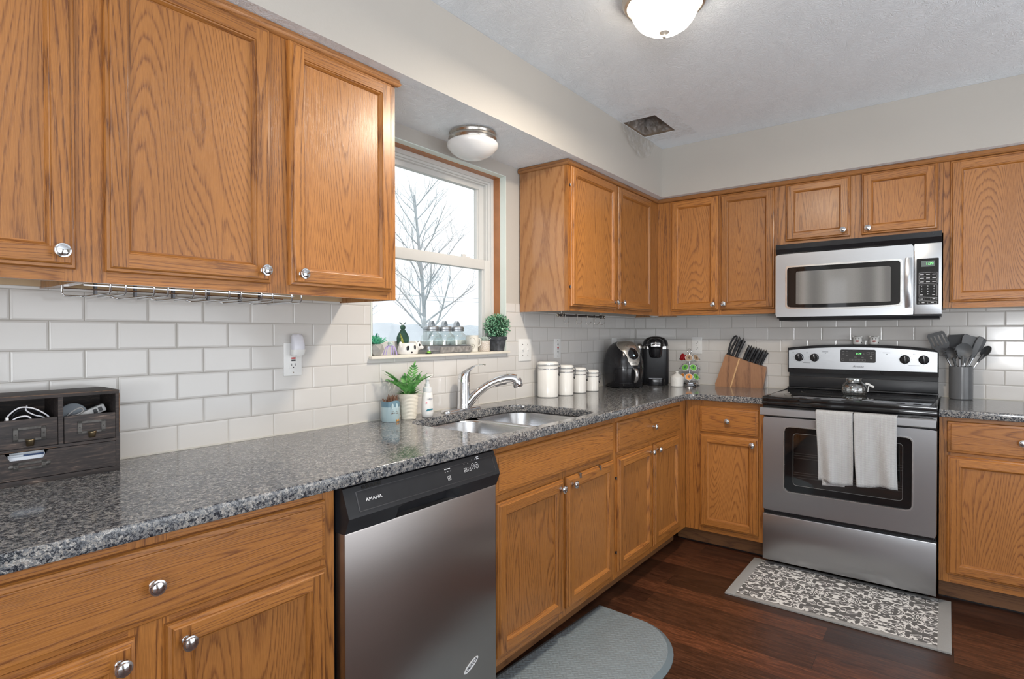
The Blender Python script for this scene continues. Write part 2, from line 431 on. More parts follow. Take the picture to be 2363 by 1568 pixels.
# window wall with its opening; soffit above the cabinets belongs to it
m = MB()
m.box(-0.16, -0.005, YB, WY0, 0, ZC); m.box(-0.16, -0.005, WY1, 0.15, 0, ZC)
m.box(-0.16, -0.005, WY0, WY1, 0, WZ0); m.box(-0.16, -0.005, WY0, WY1, WZ1, ZC)
struct('wall_left', m, PAINT)
m = MB(); m.box(-0.005, SD, YB, -0.005, ZS, ZC-0.0005, [1, 0, 0, 0, 0, 0])
struct('wall_soffit_left', m, [PAINT, CEIL])
m = MB(); m.box(-0.005, XR, 0.005, 0.15, 0, ZC); struct('wall_back', m, PAINT)
m = MB(); m.box(SD, XR, -SD, 0.005, ZS, ZC-0.0005, [1, 0, 0, 0, 0, 0]); struct('wall_soffit_back', m, [PAINT, CEIL])
m = MB(); m.box(XR, XR+0.12, -0.75, 0.15, 0, ZC); m.box(XR, XR+0.12, -2.92, -0.75, 2.12, ZC); m.box(XR, XR+0.12, -3.6, -2.92, 0, ZC); m.box(XR, XR+0.12, -6.1, -3.6, 2.12, ZC); m.box(XR, XR+0.12, YB, -6.1, 0, ZC)
struct('wall_right', m, PAINT)
m = MB()
DX0, DX1, DZ = 0.30, 0.72, 2.08
m.box(-0.16, DX0, YB-0.12, YB, 0, ZC); m.box(DX1, XR+0.12, YB-0.12, YB, 0, ZC); m.box(DX0, DX1, YB-0.12, YB, DZ, ZC); m.box(DX0, DX1, YB-0.12, YB, 0, 0.3)
m.v = []; m.f = []; m.m = []
for a_, b_ in ((-0.16, DX0), (DX1, 2.3), (3.7, XR+0.12)): m.box(a_, b_, YB-0.12, YB, 0, ZC)
m.box(DX0, DX1, YB-0.12, YB, DZ, ZC); m.box(DX0, DX1, YB-0.12, YB, 0, 0.3); m.box(2.3, 3.7, YB-0.12, YB, 2.1, ZC)
struct('wall_front', m, PAINT)
# ceiling with the open vent hole
VX0, VX1, VY0, VY1 = 0.360, 0.556, -0.936, -0.636
m = MB()
m.box(-0.16, VX0, YB, 0.15, ZC, ZC+0.1); m.box(VX1, XR+0.12, YB, 0.15, ZC, ZC+0.1)
m.box(VX0, VX1, YB, VY0, ZC, ZC+0.1); m.box(VX0, VX1, VY1, 0.15, ZC, ZC+0.1)
struct('ceiling', m, CEIL)
# tiled backsplashes
m = MB()
m.box(-0.005, 0.0, YB+2, WY0, 0.9, 1.39); m.box(-0.005, 0.0, WY0, WY1, 0.9, WZ0); m.box(-0.005, 0.0, WY1, -0.0, 0.9, 1.42, bev=0)
struct('wall_tiles_left', m, TILE_A)
m = MB(); m.box(0.0, 2.9, 0.0, 0.005, 0.85, 1.41); struct('wall_tiles_back', m, TILE_B)
CAULK = plain('old_caulk', (0.62, 0.60, 0.55), 0.5)
m = MB(); m.box(0.0, 0.004, -4.3, -0.004, 0.907, 0.911); m.box(0.0, 1.04, -0.004, 0, 0.907, 0.911); m.box(1.82, 2.8, -0.004, 0, 0.907, 0.911)
struct('trim_1', m, CAULK)
# ---- window: painted return, stained jamb, vinyl frame and two sashes
m = MB()
def frame_ring(m, x0, x1, y0, y1, z0, z1, w, mat=0, bot=True):
    m.box(x0, x1, y0, y0+w, z0, z1, mat); m.box(x0, x1, y1-w, y1, z0, z1, mat)
    m.box(x0, x1, y0+w, y1-w, z1-w, z1, mat)
    if bot: m.box(x0, x1, y0+w, y1-w, z0, z0+w, mat)
m = MB(); frame_ring(m, -0.038, 0.0015, WY0-0.001, WY1+0.001, WZ0, WZ1+0.001, 0.004, bot=False); struct('trim_2', m, TRIMW)
m = MB(); frame_ring(m, -0.160, -0.038, WY0, WY1, WZ0, WZ1, 0.006, bot=False); struct('trim_3', m, BROWNJ)
w = thing('window_1', 'white double-hung window over the sink, looking out on a bare tree', 'window'); w['kind'] = 'structure'
m = MB()
a0, a1, c1 = WY0+0.006, WY1-0.006, WZ1-0.006
frame_ring(m, -0.155, -0.078, a0, a1, 1.169, c1, 0.020)
frame_ring(m, -0.155, -0.088, a0+0.020, a1-0.020, 1.18, c1-0.02, 0.010)
frame_ring(m, -0.155, -0.100, a0+0.030, a1-0.030, 1.18, c1-0.03, 0.006)
m.build('window_frame', VINYL, w)
def sash(name, x0, x1, y0, y1, z0, z1, st, top, bot):
    mm = MB()
    mm.box(x0, x1, y0, y0+st, z0, z1, bev=0.003); mm.box(x0, x1, y1-st, y1, z0, z1, bev=0.003)
    mm.box(x0, x1, y0+st, y1-st, z1-top, z1, bev=0.003); mm.box(x0, x1, y0+st, y1-st, z0, z0+bot, bev=0.003)
    xg = (x0+x1)/2
    mm.box(xg-0.012, x0+0.004, y0+st-0.001, y0+st+0.006, z0+bot, z1-top); mm.box(xg-0.012, xg+0.008, y1-st-0.010, y1-st, z0+bot, z1-top)
    s_ = mm.build(name, VINYL, w)
    g = MB(); g.box(xg-0.003, xg+0.001, y0+st-0.004, y1-st+0.004, z0+bot-0.004, z1-top+0.004); g.build('pane', PANE, s_)
    return s_
sash('upper_sash', -0.150, -0.118, a0+0.026, a1-0.026, 1.600, c1-0.020, 0.045, 0.040, 0.040)
ls = sash('lower_sash', -0.116, -0.082, a0+0.018, a1-0.018, 1.182, 1.645, 0.052, 0.050, 0.045)
m = MB(); m.box(-0.112, -0.090, -1.80, -1.745, 1.645, 1.650, bev=0.001); m.box(-0.108, -0.094, -1.795, -1.77, 1.650, 1.662, bev=0.003)
m.build('sash_lock', VINYL, w)
m = MB(); m.box(-0.155, 0.022, WY0-0.012, WY1+0.010, WZ0, 1.169, bev=0.003); struct('windowsill', m, SILLM)

# ================================================================== CABINETS
def ringq(mb, x0, x1, z0, z1, yb, p0, p1):
    i0, d0 = p0; i1, d1 = p1
    A = [(x0+i0, yb-d0, z0+i0), (x1-i0, yb-d0, z0+i0), (x1-i0, yb-d0, z1-i0), (x0+i0, yb-d0, z1-i0)]
    B = [(x0+i1, yb-d1, z0+i1), (x1-i1, yb-d1, z0+i1), (x1-i1, yb-d1, z1-i1), (x0+i1, yb-d1, z1-i1)]
    mb.add(A+B, [(0,1,5,4), (1,2,6,5), (2,3,7,6), (3,0,4,7)], [1, 0, 1, 0])
def knob(parent, x, z, y):
    mb = MB()
    mb.lathe([(0.0085, 0), (0.0085, 0.002), (0.0048, 0.004), (0.0042, 0.012), (0.0075, 0.015), (0.0145, 0.0175), (0.0160, 0.0205),
              (0.0150, 0.0235), (0.0120, 0.0240), (0.0110, 0.0262), (0.0060, 0.0280), (0.0, 0.0284)], 28, M=T(x, y, z) @ RX(PI/2))
    return mb.build('knob', CHROME, parent, angle=28)
def door(root, x0, x1, z0, z1, yb, kx=None, kz=None, fw=0.056, name='door'):
    mb = MB(); th = 0.0205
    for a, b in (((0, 0), (0, 0.009)), ((0, 0.009), (0.0025, 0.0135)), ((0.0025, 0.0135), (0.0085, 0.0150)), ((0.0085, 0.0150), (0.010, 0.0185)), ((0.010, 0.0185), (0.0125, th))):
        ringq(mb, x0, x1, z0, z1, yb, a, b)
    i0, i1 = 0.0125, fw-0.012
    y = yb-th
    def q(xa, xb, za, zb, mt): mb.add([(xa, y, za), (xb, y, za), (xb, y, zb), (xa, y, zb)], [(0,1,2,3)], mt)
    q(x0+i0, x0+i1, z0+i0, z1-i0, 0); q(x1-i1, x1-i0, z0+i0, z1-i0, 0)
    # rails sit a hair lower so the butt joints show
    q(x0+i1, x1-i1, z0+i0, z0+i1, 1); q(x0+i1, x1-i1, z1-i1, z1-i0, 1)
    pr_ = [(i1, th), (i1+0.0012, th-0.0035), (i1+0.0035, th-0.0042), (i1+0.0085, th-0.0110), (i1+0.0092, th-0.0135), (fw, th-0.0140)]
    for a, b in zip(pr_, pr_[1:]): ringq(mb, x0, x1, z0, z1, yb, a, b)
    yp = yb-(th-0.0140)
    mb.add([(x0+fw, yp, z0+fw), (x1-fw, yp, z0+fw), (x1-fw, yp, z1-fw), (x0+fw, yp, z1-fw)], [(0,1,2,3)], 2)
    d = mb.build(name, [OAK_V, OAK_H, OAK_P], root, angle=20)
    if kx is not None: knob(d, kx, kz, y)
    return d
def drawer(root, x0, x1, z0, z1, yb, kx=None, kz=None, name='drawer'):
    mb = MB()
    pr_ = [(0, 0), (0, 0.010), (0.003, 0.0140), (0.0125, 0.0155), (0.0135, 0.0185), (0.0150, 0.0190)]
    for a, b in zip(pr_, pr_[1:]): ringq(mb, x0, x1, z0, z1, yb, a, b)
    i, y = 0.015, yb-0.019
    mb.add([(x0+i, y, z0+i), (x1-i, y, z0+i), (x1-i, y, z1-i), (x0+i, y, z1-i)], [(0,1,2,3)], 1)
    d = mb.build(name, [OAK_H, OAK_H], root, angle=20)
    if kx is not None: knob(d, kx, (z0+z1)/2 if kz is None else kz, y)
    return d
def hinge(root, x, z, yb):
    mb = MB(); mb.lathe([(0.0035, -0.006), (0.0035, 0.006)], 10, c=(x, yb-0.006, z)); mb.box(x-0.004, x, yb-0.004, yb, z-0.005, z+0.005)
    mb.build('hinge', DARKMETAL, root)
def face_frame(root, x0, x1, z0, z1, yb, stiles, rails, th=0.019):
    # stiles: [(xa, xb)], rails: [(xa, xb, za, zb)]
    mb = MB()
    for a, b in stiles: mb.box(a, b, yb, yb+th, z0, z1, 0)
    for a, b, za, zb in rails: mb.box(a, b, yb+0.0004, yb+th, za, zb, 1)
    mb.build('face_frame', [OAK_V, OAK_H], root)
def upper(root, W, z0, z1, D, doors, stiles, botmat=BIRCH, yback=-0.002, side_l=True, side_r=True, wtot=None, rails=None):
    ff = -0.305
    mb = MB(); W2 = wtot or W
    mb.box(0, 0.012, ff+0.019, yback, z0, z1, 0); mb.box(W2-0.012, W2, ff+0.019, yback, z0, z1, 0)
    mb.box(0.012, W2-0.012, ff+0.019, yback, z0+0.022, z0+0.032, 1); mb.box(0.012, W2-0.012, ff+0.019, yback, z1-0.02, z1-0.005, 1)
    mb.box(0.012, W2-0.012, -0.012, yback, z0+0.005, z1-0.02, 1)
    mb.build('carcass', [OAK_SIDE, botmat], root)
    rl = []
    s = sorted(stiles)
    for (a, b), (c, d) in zip(s, s[1:]):
        rl += [(b, c, z0, z0+0.040), (b, c, z1-0.045, z1)]
    face_frame(root, 0, W, z0, z1, ff, s, rl)
    for dd in doors: door(root, *dd)
U0, U1 = 1.3765, 2.140
A1 = rootA('upper_cabinet', 'oak wall cabinet cut off by the left edge of the photo', 'cabinet', -4.40)
upper(A1, 0.913, U0, U1, .305, [(0.49, 0.893, 1.403, 2.119, -0.305, 0.862, 1.439), (0.05, 0.455, 1.403, 2.119, -0.305, 0.085, 1.439)], [(0, 0.06), (0.44, 0.50), (0.875, 0.913)])
A2 = rootA('upper_cabinet', 'two-door oak wall cabinet left of the window, stemware rack beneath it', 'cabinet', -3.487)
upper(A2, 0.905, U0, U1, .305, [(0.035, 0.436, 1.403, 2.119, -0.305, 0.408, 1.437), (0.495, 0.880, 1.403, 2.119, -0.305, 0.526, 1.437)], [(0, 0.042), (0.43, 0.50), (0.867, 0.905)])
A3 = rootA('upper_cabinet', 'two-door oak wall cabinet right of the window with a broad side panel', 'cabinet', -1.443)
upper(A3, 1.138, U0, U1, .305, [(0.020, 0.518, 1.400, 2.119, -0.305, 0.487, 1.440), (0.541, 1.016, 1.400, 2.119, -0.305, 0.570, 1.440)], [(0, 0.036), (0.505, 0.553), (1.0, 1.138)], GREYBOT, wtot=1.44)
for z in (1.50, 2.02): hinge(A3, 0.019, z, -0.305)
B1 = rootB('upper_cabinet', 'two-door oak wall cabinet in the corner, beside the microwave', 'cabinet', 0.3065)
upper(B1, 0.7470, U0, U1, .305, [(0.0930, 0.3995, 1.405, 2.119, -0.305, 0.374, 1.441), (0.4100, 0.7270, 1.405, 2.119, -0.305, 0.440, 1.441)], [(0, 0.105), (0.39, 0.42), (0.715, 0.747)], GREYBOT)
B2 = rootB('upper_cabinet', 'short oak wall cabinet with two small doors above the microwave', 'cabinet', 1.0545)
upper(B2, 0.7700, 1.7665, U1, .305, [(0.037, 0.364, 1.792, 2.121, -0.305, 0.332, 1.826), (0.4165, 0.7460, 1.792, 2.121, -0.305, 0.448, 1.823)], [(0, 0.045), (0.355, 0.425), (0.735, 0.77)], GREYBOT)
B3 = rootB('upper_cabinet', 'tall oak wall cabinet right of the microwave', 'cabinet', 1.8255)
upper(B3, 0.61, U0+0.008, U1, .305, [(0.0260, 0.5860, 1.413, 2.119, -0.305, 0.555, 1.45)], [(0, 0.042), (0.57, 0.61)], GREYBOT)
# small moulding along the top of the wall cabinets
def moulding(name, pts, parent=None):
    prof = [(0, 0), (0.007, 0.0), (0.014, 0.006), (0.016, 0.012), (0.012, 0.020), (0.010, 0.026), (0, 0.028)]
    mb = MB(); zb = 2.1215
    (xa, ya), (xb, yb) = pts[0], pts[1]
    return prof, zb
def strip(name, a, b, nrm, miter0=0, miter1=0, mat=None):
    # a,b world xy on the face plane, nrm outward; mitres lengthen by profile depth
    prof = [(0, 0), (0.006, 0.0), (0.013, 0.005), (0.0155, 0.011), (0.012, 0.019), (0.010, 0.027), (0, 0.0288)]
    a = Vector((*a, 0)); b = Vector((*b, 0)); n = Vector((*nrm, 0)); d = (b-a).normalized()
    r0 = [a+n*p-d*p*miter0+Vector((0, 0, 2.1215+q)) for p, q in prof]; r1 = [b+n*p+d*p*miter1+Vector((0, 0, 2.1215+q)) for p, q in prof]
    mb = MB(); mb.loft([r0, r1]); return mb
OAK_MY = oak('oak_moulding_y', 'y', light=(0.42, 0.19, 0.065), dark=(0.2, 0.075, 0.022)); OAK_MX = oak('oak_moulding_x', 'x', light=(0.42, 0.19, 0.065), dark=(0.2, 0.075, 0.022))
struct('trim_4', strip('', (0.3055, -4.40), (0.3055, -2.580), (1, 0), 0, 1), OAK_MY)
mm = strip('', (0.3055, -1.444), (0.3055, -0.3055), (1, 0), 1, -1); struct('trim_5', mm, OAK_MY)
struct('trim_6', strip('', (0.0, -1.4435), (0.3055, -1.4435), (0, -1), 0, 1), OAK_MX)
struct('trim_7', strip('', (0.3055, -0.3055), (2.44, -0.3055), (0, -1), -1, 0), OAK_MX)

def base(root, W, stiles, rails, fronts, wtot=None, kick=True, lx=0.0):
    ff = -0.609; z0, z1 = 0.105, 0.8715; W2 = wtot or W
    mb = MB()
    mb.box(0.001, 0.016, ff+0.019, -0.002, z0, z1, 0); mb.box(W2-0.016, W2-0.001, ff+0.019, -0.002, z0, z1, 0)
    mb.box(0.016, W2-0.016, ff+0.019, -0.002, z0, z0+0.014, 0); mb.box(0.016, W2-0.016, -0.010, -0.002, z0+0.014, z1, 0)
    mb.build('carcass', [OAK_SIDE], root)
    mb = MB()
    for a, b in stiles: mb.box(a, b, ff, ff+0.019, z0, z1, 0)
    for a, b, za, zb in rails: mb.box(a, b, ff+0.0005, ff+0.019, za, zb, 1)
    mb.build('face_frame', [OAK_V, OAK_H], root)
    if kick:
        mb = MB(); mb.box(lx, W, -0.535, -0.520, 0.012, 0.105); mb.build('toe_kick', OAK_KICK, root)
        mb = MB(); mb.box(lx, W, -0.519, -0.505, 0.0, 0.104); mb.build('plinth', BLACKM, root)
    for f in fronts:
        (door if f[0] == 'd' else drawer)(root, *f[1:])
ZD0, ZD1, ZW0, ZW1 = 0.137, 0.676, 0.702, 0.843
def std_rails(st):
    out = []
    s = sorted(st)
    for (a, b), (c, d) in zip(s, s[1:]): out += [(b, c, 0.105, 0.155), (b, c, 0.655, 0.715), (b, c, 0.835, 0.8715)]
    return out
st = [(0, 0.045), (0.40, 0.44), (0.455, 0.4995)]
C0 = rootA('base_cabinet', 'oak base cabinet cut off by the bottom left corner of the photo', 'cabinet', -4.40)
base(C0, 0.4995, [(0, 0.045), (0.4545, 0.4995)], std_rails([(0, 0.045), (0.4545, 0.4995)]), [('w', 0.03, 0.47, ZW0, ZW1, -0.609, 0.25), ('d', 0.03, 0.47, ZD0, ZD1, -0.609, 0.06, 0.645)])
C1 = rootA('base_cabinet', 'wide oak base cabinet with one drawer left of the dishwasher', 'cabinet', -3.900)
s1 = [(0, 0.045), (0.390, 0.462), (0.808, 0.847)]
base(C1, 0.847, s1, [(0.045, 0.39, .105, .155), (0.462, 0.808, .105, .155), (0.045, 0.39, .655, .715), (0.462, 0.808, .655, .715), (0.045, 0.39, .835, .8715), (0.39, 0.808, .835, .8715)],
     [('w', 0.037, 0.8155, 0.700, 0.848, -0.609, 0.427), ('d', 0.037, 0.3985, ZD0, 0.682, -0.609, 0.3685, 0.646), ('d', 0.4520, 0.8165, ZD0, 0.682, -0.609, 0.4845, 0.643)])
C2 = rootA('base_cabinet', 'oak sink base cabinet with a blank false front, right of the dishwasher', 'cabinet', -2.432)
s2 = [(0, 0.038), (0.43, 0.49), (0.862, 0.899)]
base(C2, 0.899, s2, std_rails([(0, 0.038), (0.862, 0.899)]), [('w', 0.014, 0.877, ZW0, 0.845, -0.609), ('d', 0.023, 0.444, ZD0, 0.674, -0.609, 0.414, 0.643), ('d', 0.474, 0.876, ZD0, 0.674, -0.609, 0.504, 0.643)])
for z in (0.25, 0.56): hinge(C2, 0.019, z, -0.609)
C3 = rootA('base_cabinet', 'oak corner base cabinet with drawer and two narrow doors', 'cabinet', -1.532)
s3 = [(0, 0.034), (0.395, 0.445), (0.785, 0.922)]
base(C3, 0.922, s3, std_rails([(0, 0.034), (0.785, 0.922)]), [('w', 0.018, 0.805, ZW0, 0.843, -0.609, 0.4115), ('d', 0.026, 0.410, ZD0, 0.674, -0.609, 0.380, 0.645), ('d', 0.436, 0.794, ZD0, 0.674, -0.609, 0.466, 0.645)])
for z in (0.23, 0.58): hinge(C3, 0.020, z, -0.609)
D1 = rootB('base_cabinet', 'narrow oak base cabinet left of the range, one drawer and one door', 'cabinet', 0.6105)
s4 = [(0, 0.105), (0.405, 0.4390)]
base(D1, 0.439, s4, std_rails(s4), [('w', 0.0880, 0.4120, 0.688, 0.835, -0.609, 0.2490), ('d', 0.0880, 0.4120, ZD0, 0.676, -0.609, 0.3835, 0.642)], lx=-0.075)
D2 = rootB('base_cabinet', 'oak base cabinet right of the range', 'cabinet', 1.8165)
s5 = [(0, 0.042), (0.535, 0.58)]
base(D2, 0.58, s5, std_rails(s5), [('w', 0.0295, 0.55, 0.709, 0.853, -0.609, 0.2890), ('d', 0.0295, 0.55, 0.146, 0.694, -0.609, 0.52, 0.655)])
# over-door clips on the sink cabinet door
for yy, lab in ((-1.862, 'bright metal clip over the sink cabinet door, nearer the knob'), (-1.690, 'bright metal clip over the sink cabinet door, farther from the knob')):
    mb = MB(); mb.box(0.606, 0.6295, yy-0.008, yy+0.008, 0.6742, 0.6757, bev=0.0004); mb.box(0.6285, 0.6300, yy-0.008, yy+0.008, 0.656, 0.6757, bev=0.0004)
    mb.box(0.6292, 0.632, yy-0.007, yy+0.007, 0.656, 0.659)
    tag(mb.build('door_clip', NICKEL), lab, 'clip', 'clips over the sink cabinet door')

# ================================================================== COUNTERTOPS
def slab(name, outline, holes, z0, z1, bev, mat):
    cu = bpy.data.curves.new(name, 'CURVE'); cu.dimensions = '2D'; cu.fill_mode = 'BOTH'
    for pts in [outline]+holes:
        sp = cu.splines.new('POLY'); sp.points.add(len(pts)-1); sp.use_cyclic_u = True
        for p, q in zip(sp.points, pts): p.co = (q[0], q[1], 0, 1)
    cu.extrude = (z1-z0)/2-bev; cu.bevel_depth = bev; cu.bevel_resolution = 2; cu.offset = -bev
    o = bpy.data.objects.new(name, cu); COL.objects.link(o)
    dg = bpy.context.evaluated_depsgraph_get(); dg.update()
    me = bpy.data.meshes.new_from_object(o.evaluated_get(dg)); bpy.data.objects.remove(o)
    for v in me.vertices: v.co.z += (z0+z1)/2
    me.materials.clear(); me.materials.append(mat)
    me.polygons.foreach_set('use_smooth', [True]*len(me.polygons)); me.set_sharp_from_angle(angle=math.radians(50))
    ob = bpy.data.objects.new(name, me); COL.objects.link(ob); return ob
CE = 0.646
corner = [(CE+0.035-0.035*math.cos(a), -CE-0.035+0.035*math.sin(a)) for a in [math.radians(9*k) for k in range(11)]]
outA = [(0.0045, -4.40), (CE, -4.40)] + corner + [(1.0485, -CE), (1.0485, -0.0045), (0.0045, -0.0045)]
SX0, SX1, SY0, SY1 = 0.128, 0.600, -2.398, -1.632
hole = rrect(SX0, SX1, SY0, SY1, [0.10, 0.10, 0.10, 0.10], 8)
ct = slab('countertop', outA, [hole], 0.8725, 0.9072, 0.004, GRANITE)
tag(ct, 'L-shaped speckled grey granite countertop with the sink cut into it', 'countertop')
ct2 = slab('countertop', [(1.8155, -CE), (2.42, -CE), (2.42, -0.0045), (1.8155, -0.0045)], [], 0.8725, 0.9072, 0.004, GRANITE)
tag(ct2, 'short speckled granite countertop right of the range', 'countertop')

# ---- undermount double sink
sk = thing('sink', 'stainless steel double-bowl sink set under the granite', 'sink', (0.36, -2.0, 0.872))
def bowl(y0, y1, name):
    mb = MB(); x0, x1 = SX0-0.012-0.36, SX1+0.010-0.36; y0 += 2.0; y1 += 2.0
    def rr(ins, z, r): return [(x, y, z) for x, y in rrect(x0+ins, x1-ins, y0+ins, y1-ins, r, 8)]
    rings = [rr(-0.016, -0.0012, 0.105), rr(-0.002, -0.0012, 0.095), rr(0.0, -0.003, 0.093), rr(0.003, -0.010, 0.090), rr(0.010, -0.13, 0.085), rr(0.018, -0.165, 0.078), rr(0.040, -0.182, 0.06), rr(0.08, -0.186, 0.04)]
    mb.loft(rings, cap0=False, cap1=True)
    ob = mb.build(name, STEEL_SINK, sk, angle=60)
    d = MB(); cy = (y0+y1)/2; d.lathe([(0.045, -0.186), (0.045, -0.184), (0.038, -0.183), (0.034, -0.190), (0.0, -0.190)], 24, c=(0.0, cy, 0.0)); d.build('drain', CHROME, ob)
    return ob
bowl(-2.412, -1.998, 'bowl'); bowl(-1.966, -1.620, 'bowl')
mb = MB(); mb.box(SX0-0.34-0.0, SX1-0.36, 0.002-0.0, 0.034, -0.016, -0.0135, bev=0.001); mb.build('divider', STEEL_SINK, sk)

# ================================================================== DISHWASHER
dw = rootA('dishwasher', 'stainless dishwasher with a black control panel', 'dishwasher', -3.0425)
W = 0.6045
mb = MB(); mb.box(0.006, W-0.006, -0.60, -0.03, 0.105, 0.868, bev=0.003); mb.build('tub', BLACKM, dw)
mb = MB(); mb.box(0, W, -0.640, -0.601, 0.085, 0.752, bev=0.004); dd = mb.build('door', STEEL_DW, dw)
def mir(pts): return pts
prof = [(-0.601, 0.8665), (-0.622, 0.8665), (-0.630, 0.864), (-0.6555, 0.800), (-0.6575, 0.792), (-0.6545, 0.784), (-0.6420, 0.752), (-0.6380, 0.7500), (-0.601, 0.750)]
PX0, PX1 = 0.195, 0.385       # finger pocket under the panel
mb = MB()
n = len(prof)
def cut(pf):   # profile inside the pocket
    return [(-0.601, 0.8665), (-0.622, 0.8665), (-0.630, 0.864), (-0.6555, 0.800), (-0.6575, 0.792), (-0.6540, 0.789), (-0.625, 0.782), (-0.612, 0.7500), (-0.601, 0.750)]
def row(x, pf): return [(x, y, z) for y, z in pf]
full = prof; cutp = cut(prof)
mb.loft([row(0.0, full), row(0.006, full), row(PX0-0.03, full), row(PX0, cutp), row(PX1, cutp), row(PX1+0.03, full), row(W-0.006, full), row(W, full)])
cp = mb.build('control_panel', BLACKM, dw, angle=30)
# recessed strip outline, vent notches, prints, on the sloped face
sl = math.atan2(0.6555-0.630, 0.864-0.800)
def onslope(x, s):  # s in 0..1 from bottom to top of the slope
    return (x, -0.6558-(-0.6558+0.6302)*s*1.0, 0.800+0.064*s)
mb = MB()
def slope_box(x0, x1, s0, s1, h=0.0008):
    a = onslope(x0, s0); b = onslope(x1, s1)
    q = [(x0, a[1]-h, a[2]), (x1, a[1]-h, a[2]), (x1, b[1]-h, b[2]), (x0, b[1]-h, b[2])]
    mb.add(q+[(x, y+0.002, z) for x, y, z in q], [(0,1,2,3), (4,7,6,5), (0,4,5,1), (1,5,6,2), (2,6,7,3), (3,7,4,0)])
slope_box(0.035, 0.585, 0.05, 0.075, 0.001); slope_box(0.035, 0.0385, 0.05, 0.80, 0.0006); slope_box(0.585, 0.5885, 0.05, 0.80, 0.0006); slope_box(0.038, 0.588, 0.79, 0.81, 0.0006)
mb.build('panel_groove', DARKMETAL, cp)
mb = MB()
for k in range(5): slope_box(0.058+0.0135*k, 0.068+0.0135*k, 0.86, 0.97, 0.0012)
mb.build('vent_slot', BLACKGLASS, cp)
MS = lambda x, s: T(*onslope(x, s)) @ T(0, -0.0012, 0) @ RX(-sl)
text('AMANA', 0.0125, PRINTW, cp, MS(0.088, 0.42), 'brand_lettering', sx=1.2)
mb = MB()
def outline(mb, x0, x1, z0, z1, t_, y, M=None, mat=0):
    for a in ((x0, x1, z0, z0+t_), (x0, x1, z1-t_, z1), (x0, x0+t_, z0, z1), (x1-t_, x1, z0, z1)): mb.box(a[0], a[1], y-0.0004, y, a[2], a[3], mat, M=M)
for xx in (0.3715, 0.448, 0.466):
    outline(mb, -0.0065, 0.0065, -0.006, 0.006, 0.0008, 0, M=MS(xx, 0.34 if xx < 0.4 else 0.48)); mb.box(-0.004, 0.004, -0.0004, 0, -0.001, 0.0005, M=MS(xx, 0.34 if xx < 0.4 else 0.48))
for xx in (0.486, 0.503):
    cpnts = [(0.007*math.cos(2*PI*k/20), 0, 0.0095*math.sin(2*PI*k/20)) for k in range(20)]
    mb.tube(cpnts, 0.0005, 4, M=MS(xx, 0.55), close=True); mb.box(-0.003, 0.003, -0.0004, 0, -0.003, -0.0015, M=MS(xx, 0.55)); mb.box(-0.003, 0.003, -0.0004, 0, 0.0015, 0.003, M=MS(xx, 0.55))
for xx, s in ((0.361, .62), (0.372, .62), (0.384, .62), (0.448, .75), (0.466, .75), (0.486, .85), (0.503, .85)): mb.box(-0.001, 0.001, -0.0004, 0, -0.001, 0.001, M=MS(xx, s))
for xx, s in ((0.372, .74), (0.515, .92), (0.515, .84)): mb.box(-0.012 if xx < .4 else -0.006, 0.012 if xx < .4 else 0.006, -0.0004, 0, -0.0012, 0.0012, M=MS(xx, s))
mb.build('button_print', PRINTW, cp)
mb = MB(); cpn = [(0.036*math.cos(2*PI*k/32), 0.0115*math.sin(2*PI*k/32)) for k in range(32)]
SM = T(0.4775, -0.6402, 0.199) @ RY(-math.radians(22))
mb.prism(cpn, -0.0006, 0.0, M=SM); stk = mb.build('sticker', PRINTW, dd)
text('AMERICA', 0.0145, PRINTD, stk, SM @ T(0, -0.0009, 0), 'sticker_lettering', bold=0.0002)
mb = MB(); mb.box(0.004, W-0.004, -0.56, -0.545, 0.012, 0.084, bev=0.002); mb.build('toe_kick', BLACKM, dw)

# ================================================================== RANGE
rg = rootB('range', 'stainless and black electric range with a smooth glass cooktop', 'stove', 1.0535)
W = 0.7565
mb = MB(); mb.box(0.002, W-0.002, -0.622, -0.012, 0.03, 0.895, bev=0.003); mb.build('body', BLACKM, rg)
for x in (0.05, W-0.05):
    for y in (-0.55, -0.08):
        mb = MB(); mb.lathe([(0.018, 0), (0.018, 0.008), (0.010, 0.010), (0.010, 0.032)], 16, c=(x, y, 0)); mb.build('levelling_foot', BLACKM, rg)
mb = MB(); mb.box(0, W, -0.668, -0.088, 0.896, 0.9205, bev=0.004); mb.box(0.0, W, -0.664, -0.624, 0.872, 0.897, bev=0.004); ckt = mb.build('cooktop', BLACKGLASS, rg)
mb = MB(); mb.box(W-0.012, W-0.0095, -0.64, -0.12, 0.9205, 0.9212); mb.box(0.0095, 0.012, -0.64, -0.12, 0.9205, 0.9212); mb.box(0.012, W-0.012, -0.645, -0.6435, 0.9205, 0.9212); mb.build('edge_line', DARKMETAL, ckt)
RINGG = plain('burner_print', (0.03, 0.03, 0.032), 0.25)
for (x, y, r) in ((0.19, -0.50, 0.115), (0.57, -0.50, 0.09), (0.19, -0.24, 0.08), (0.57, -0.24, 0.115)):
    mb = MB(); mb.tube([(x+r*math.cos(2*PI*k/40), y+r*math.sin(2*PI*k/40), 0.9206) for k in range(40)], 0.0007, 4, close=True); mb.build('burner_ring', RINGG, ckt)
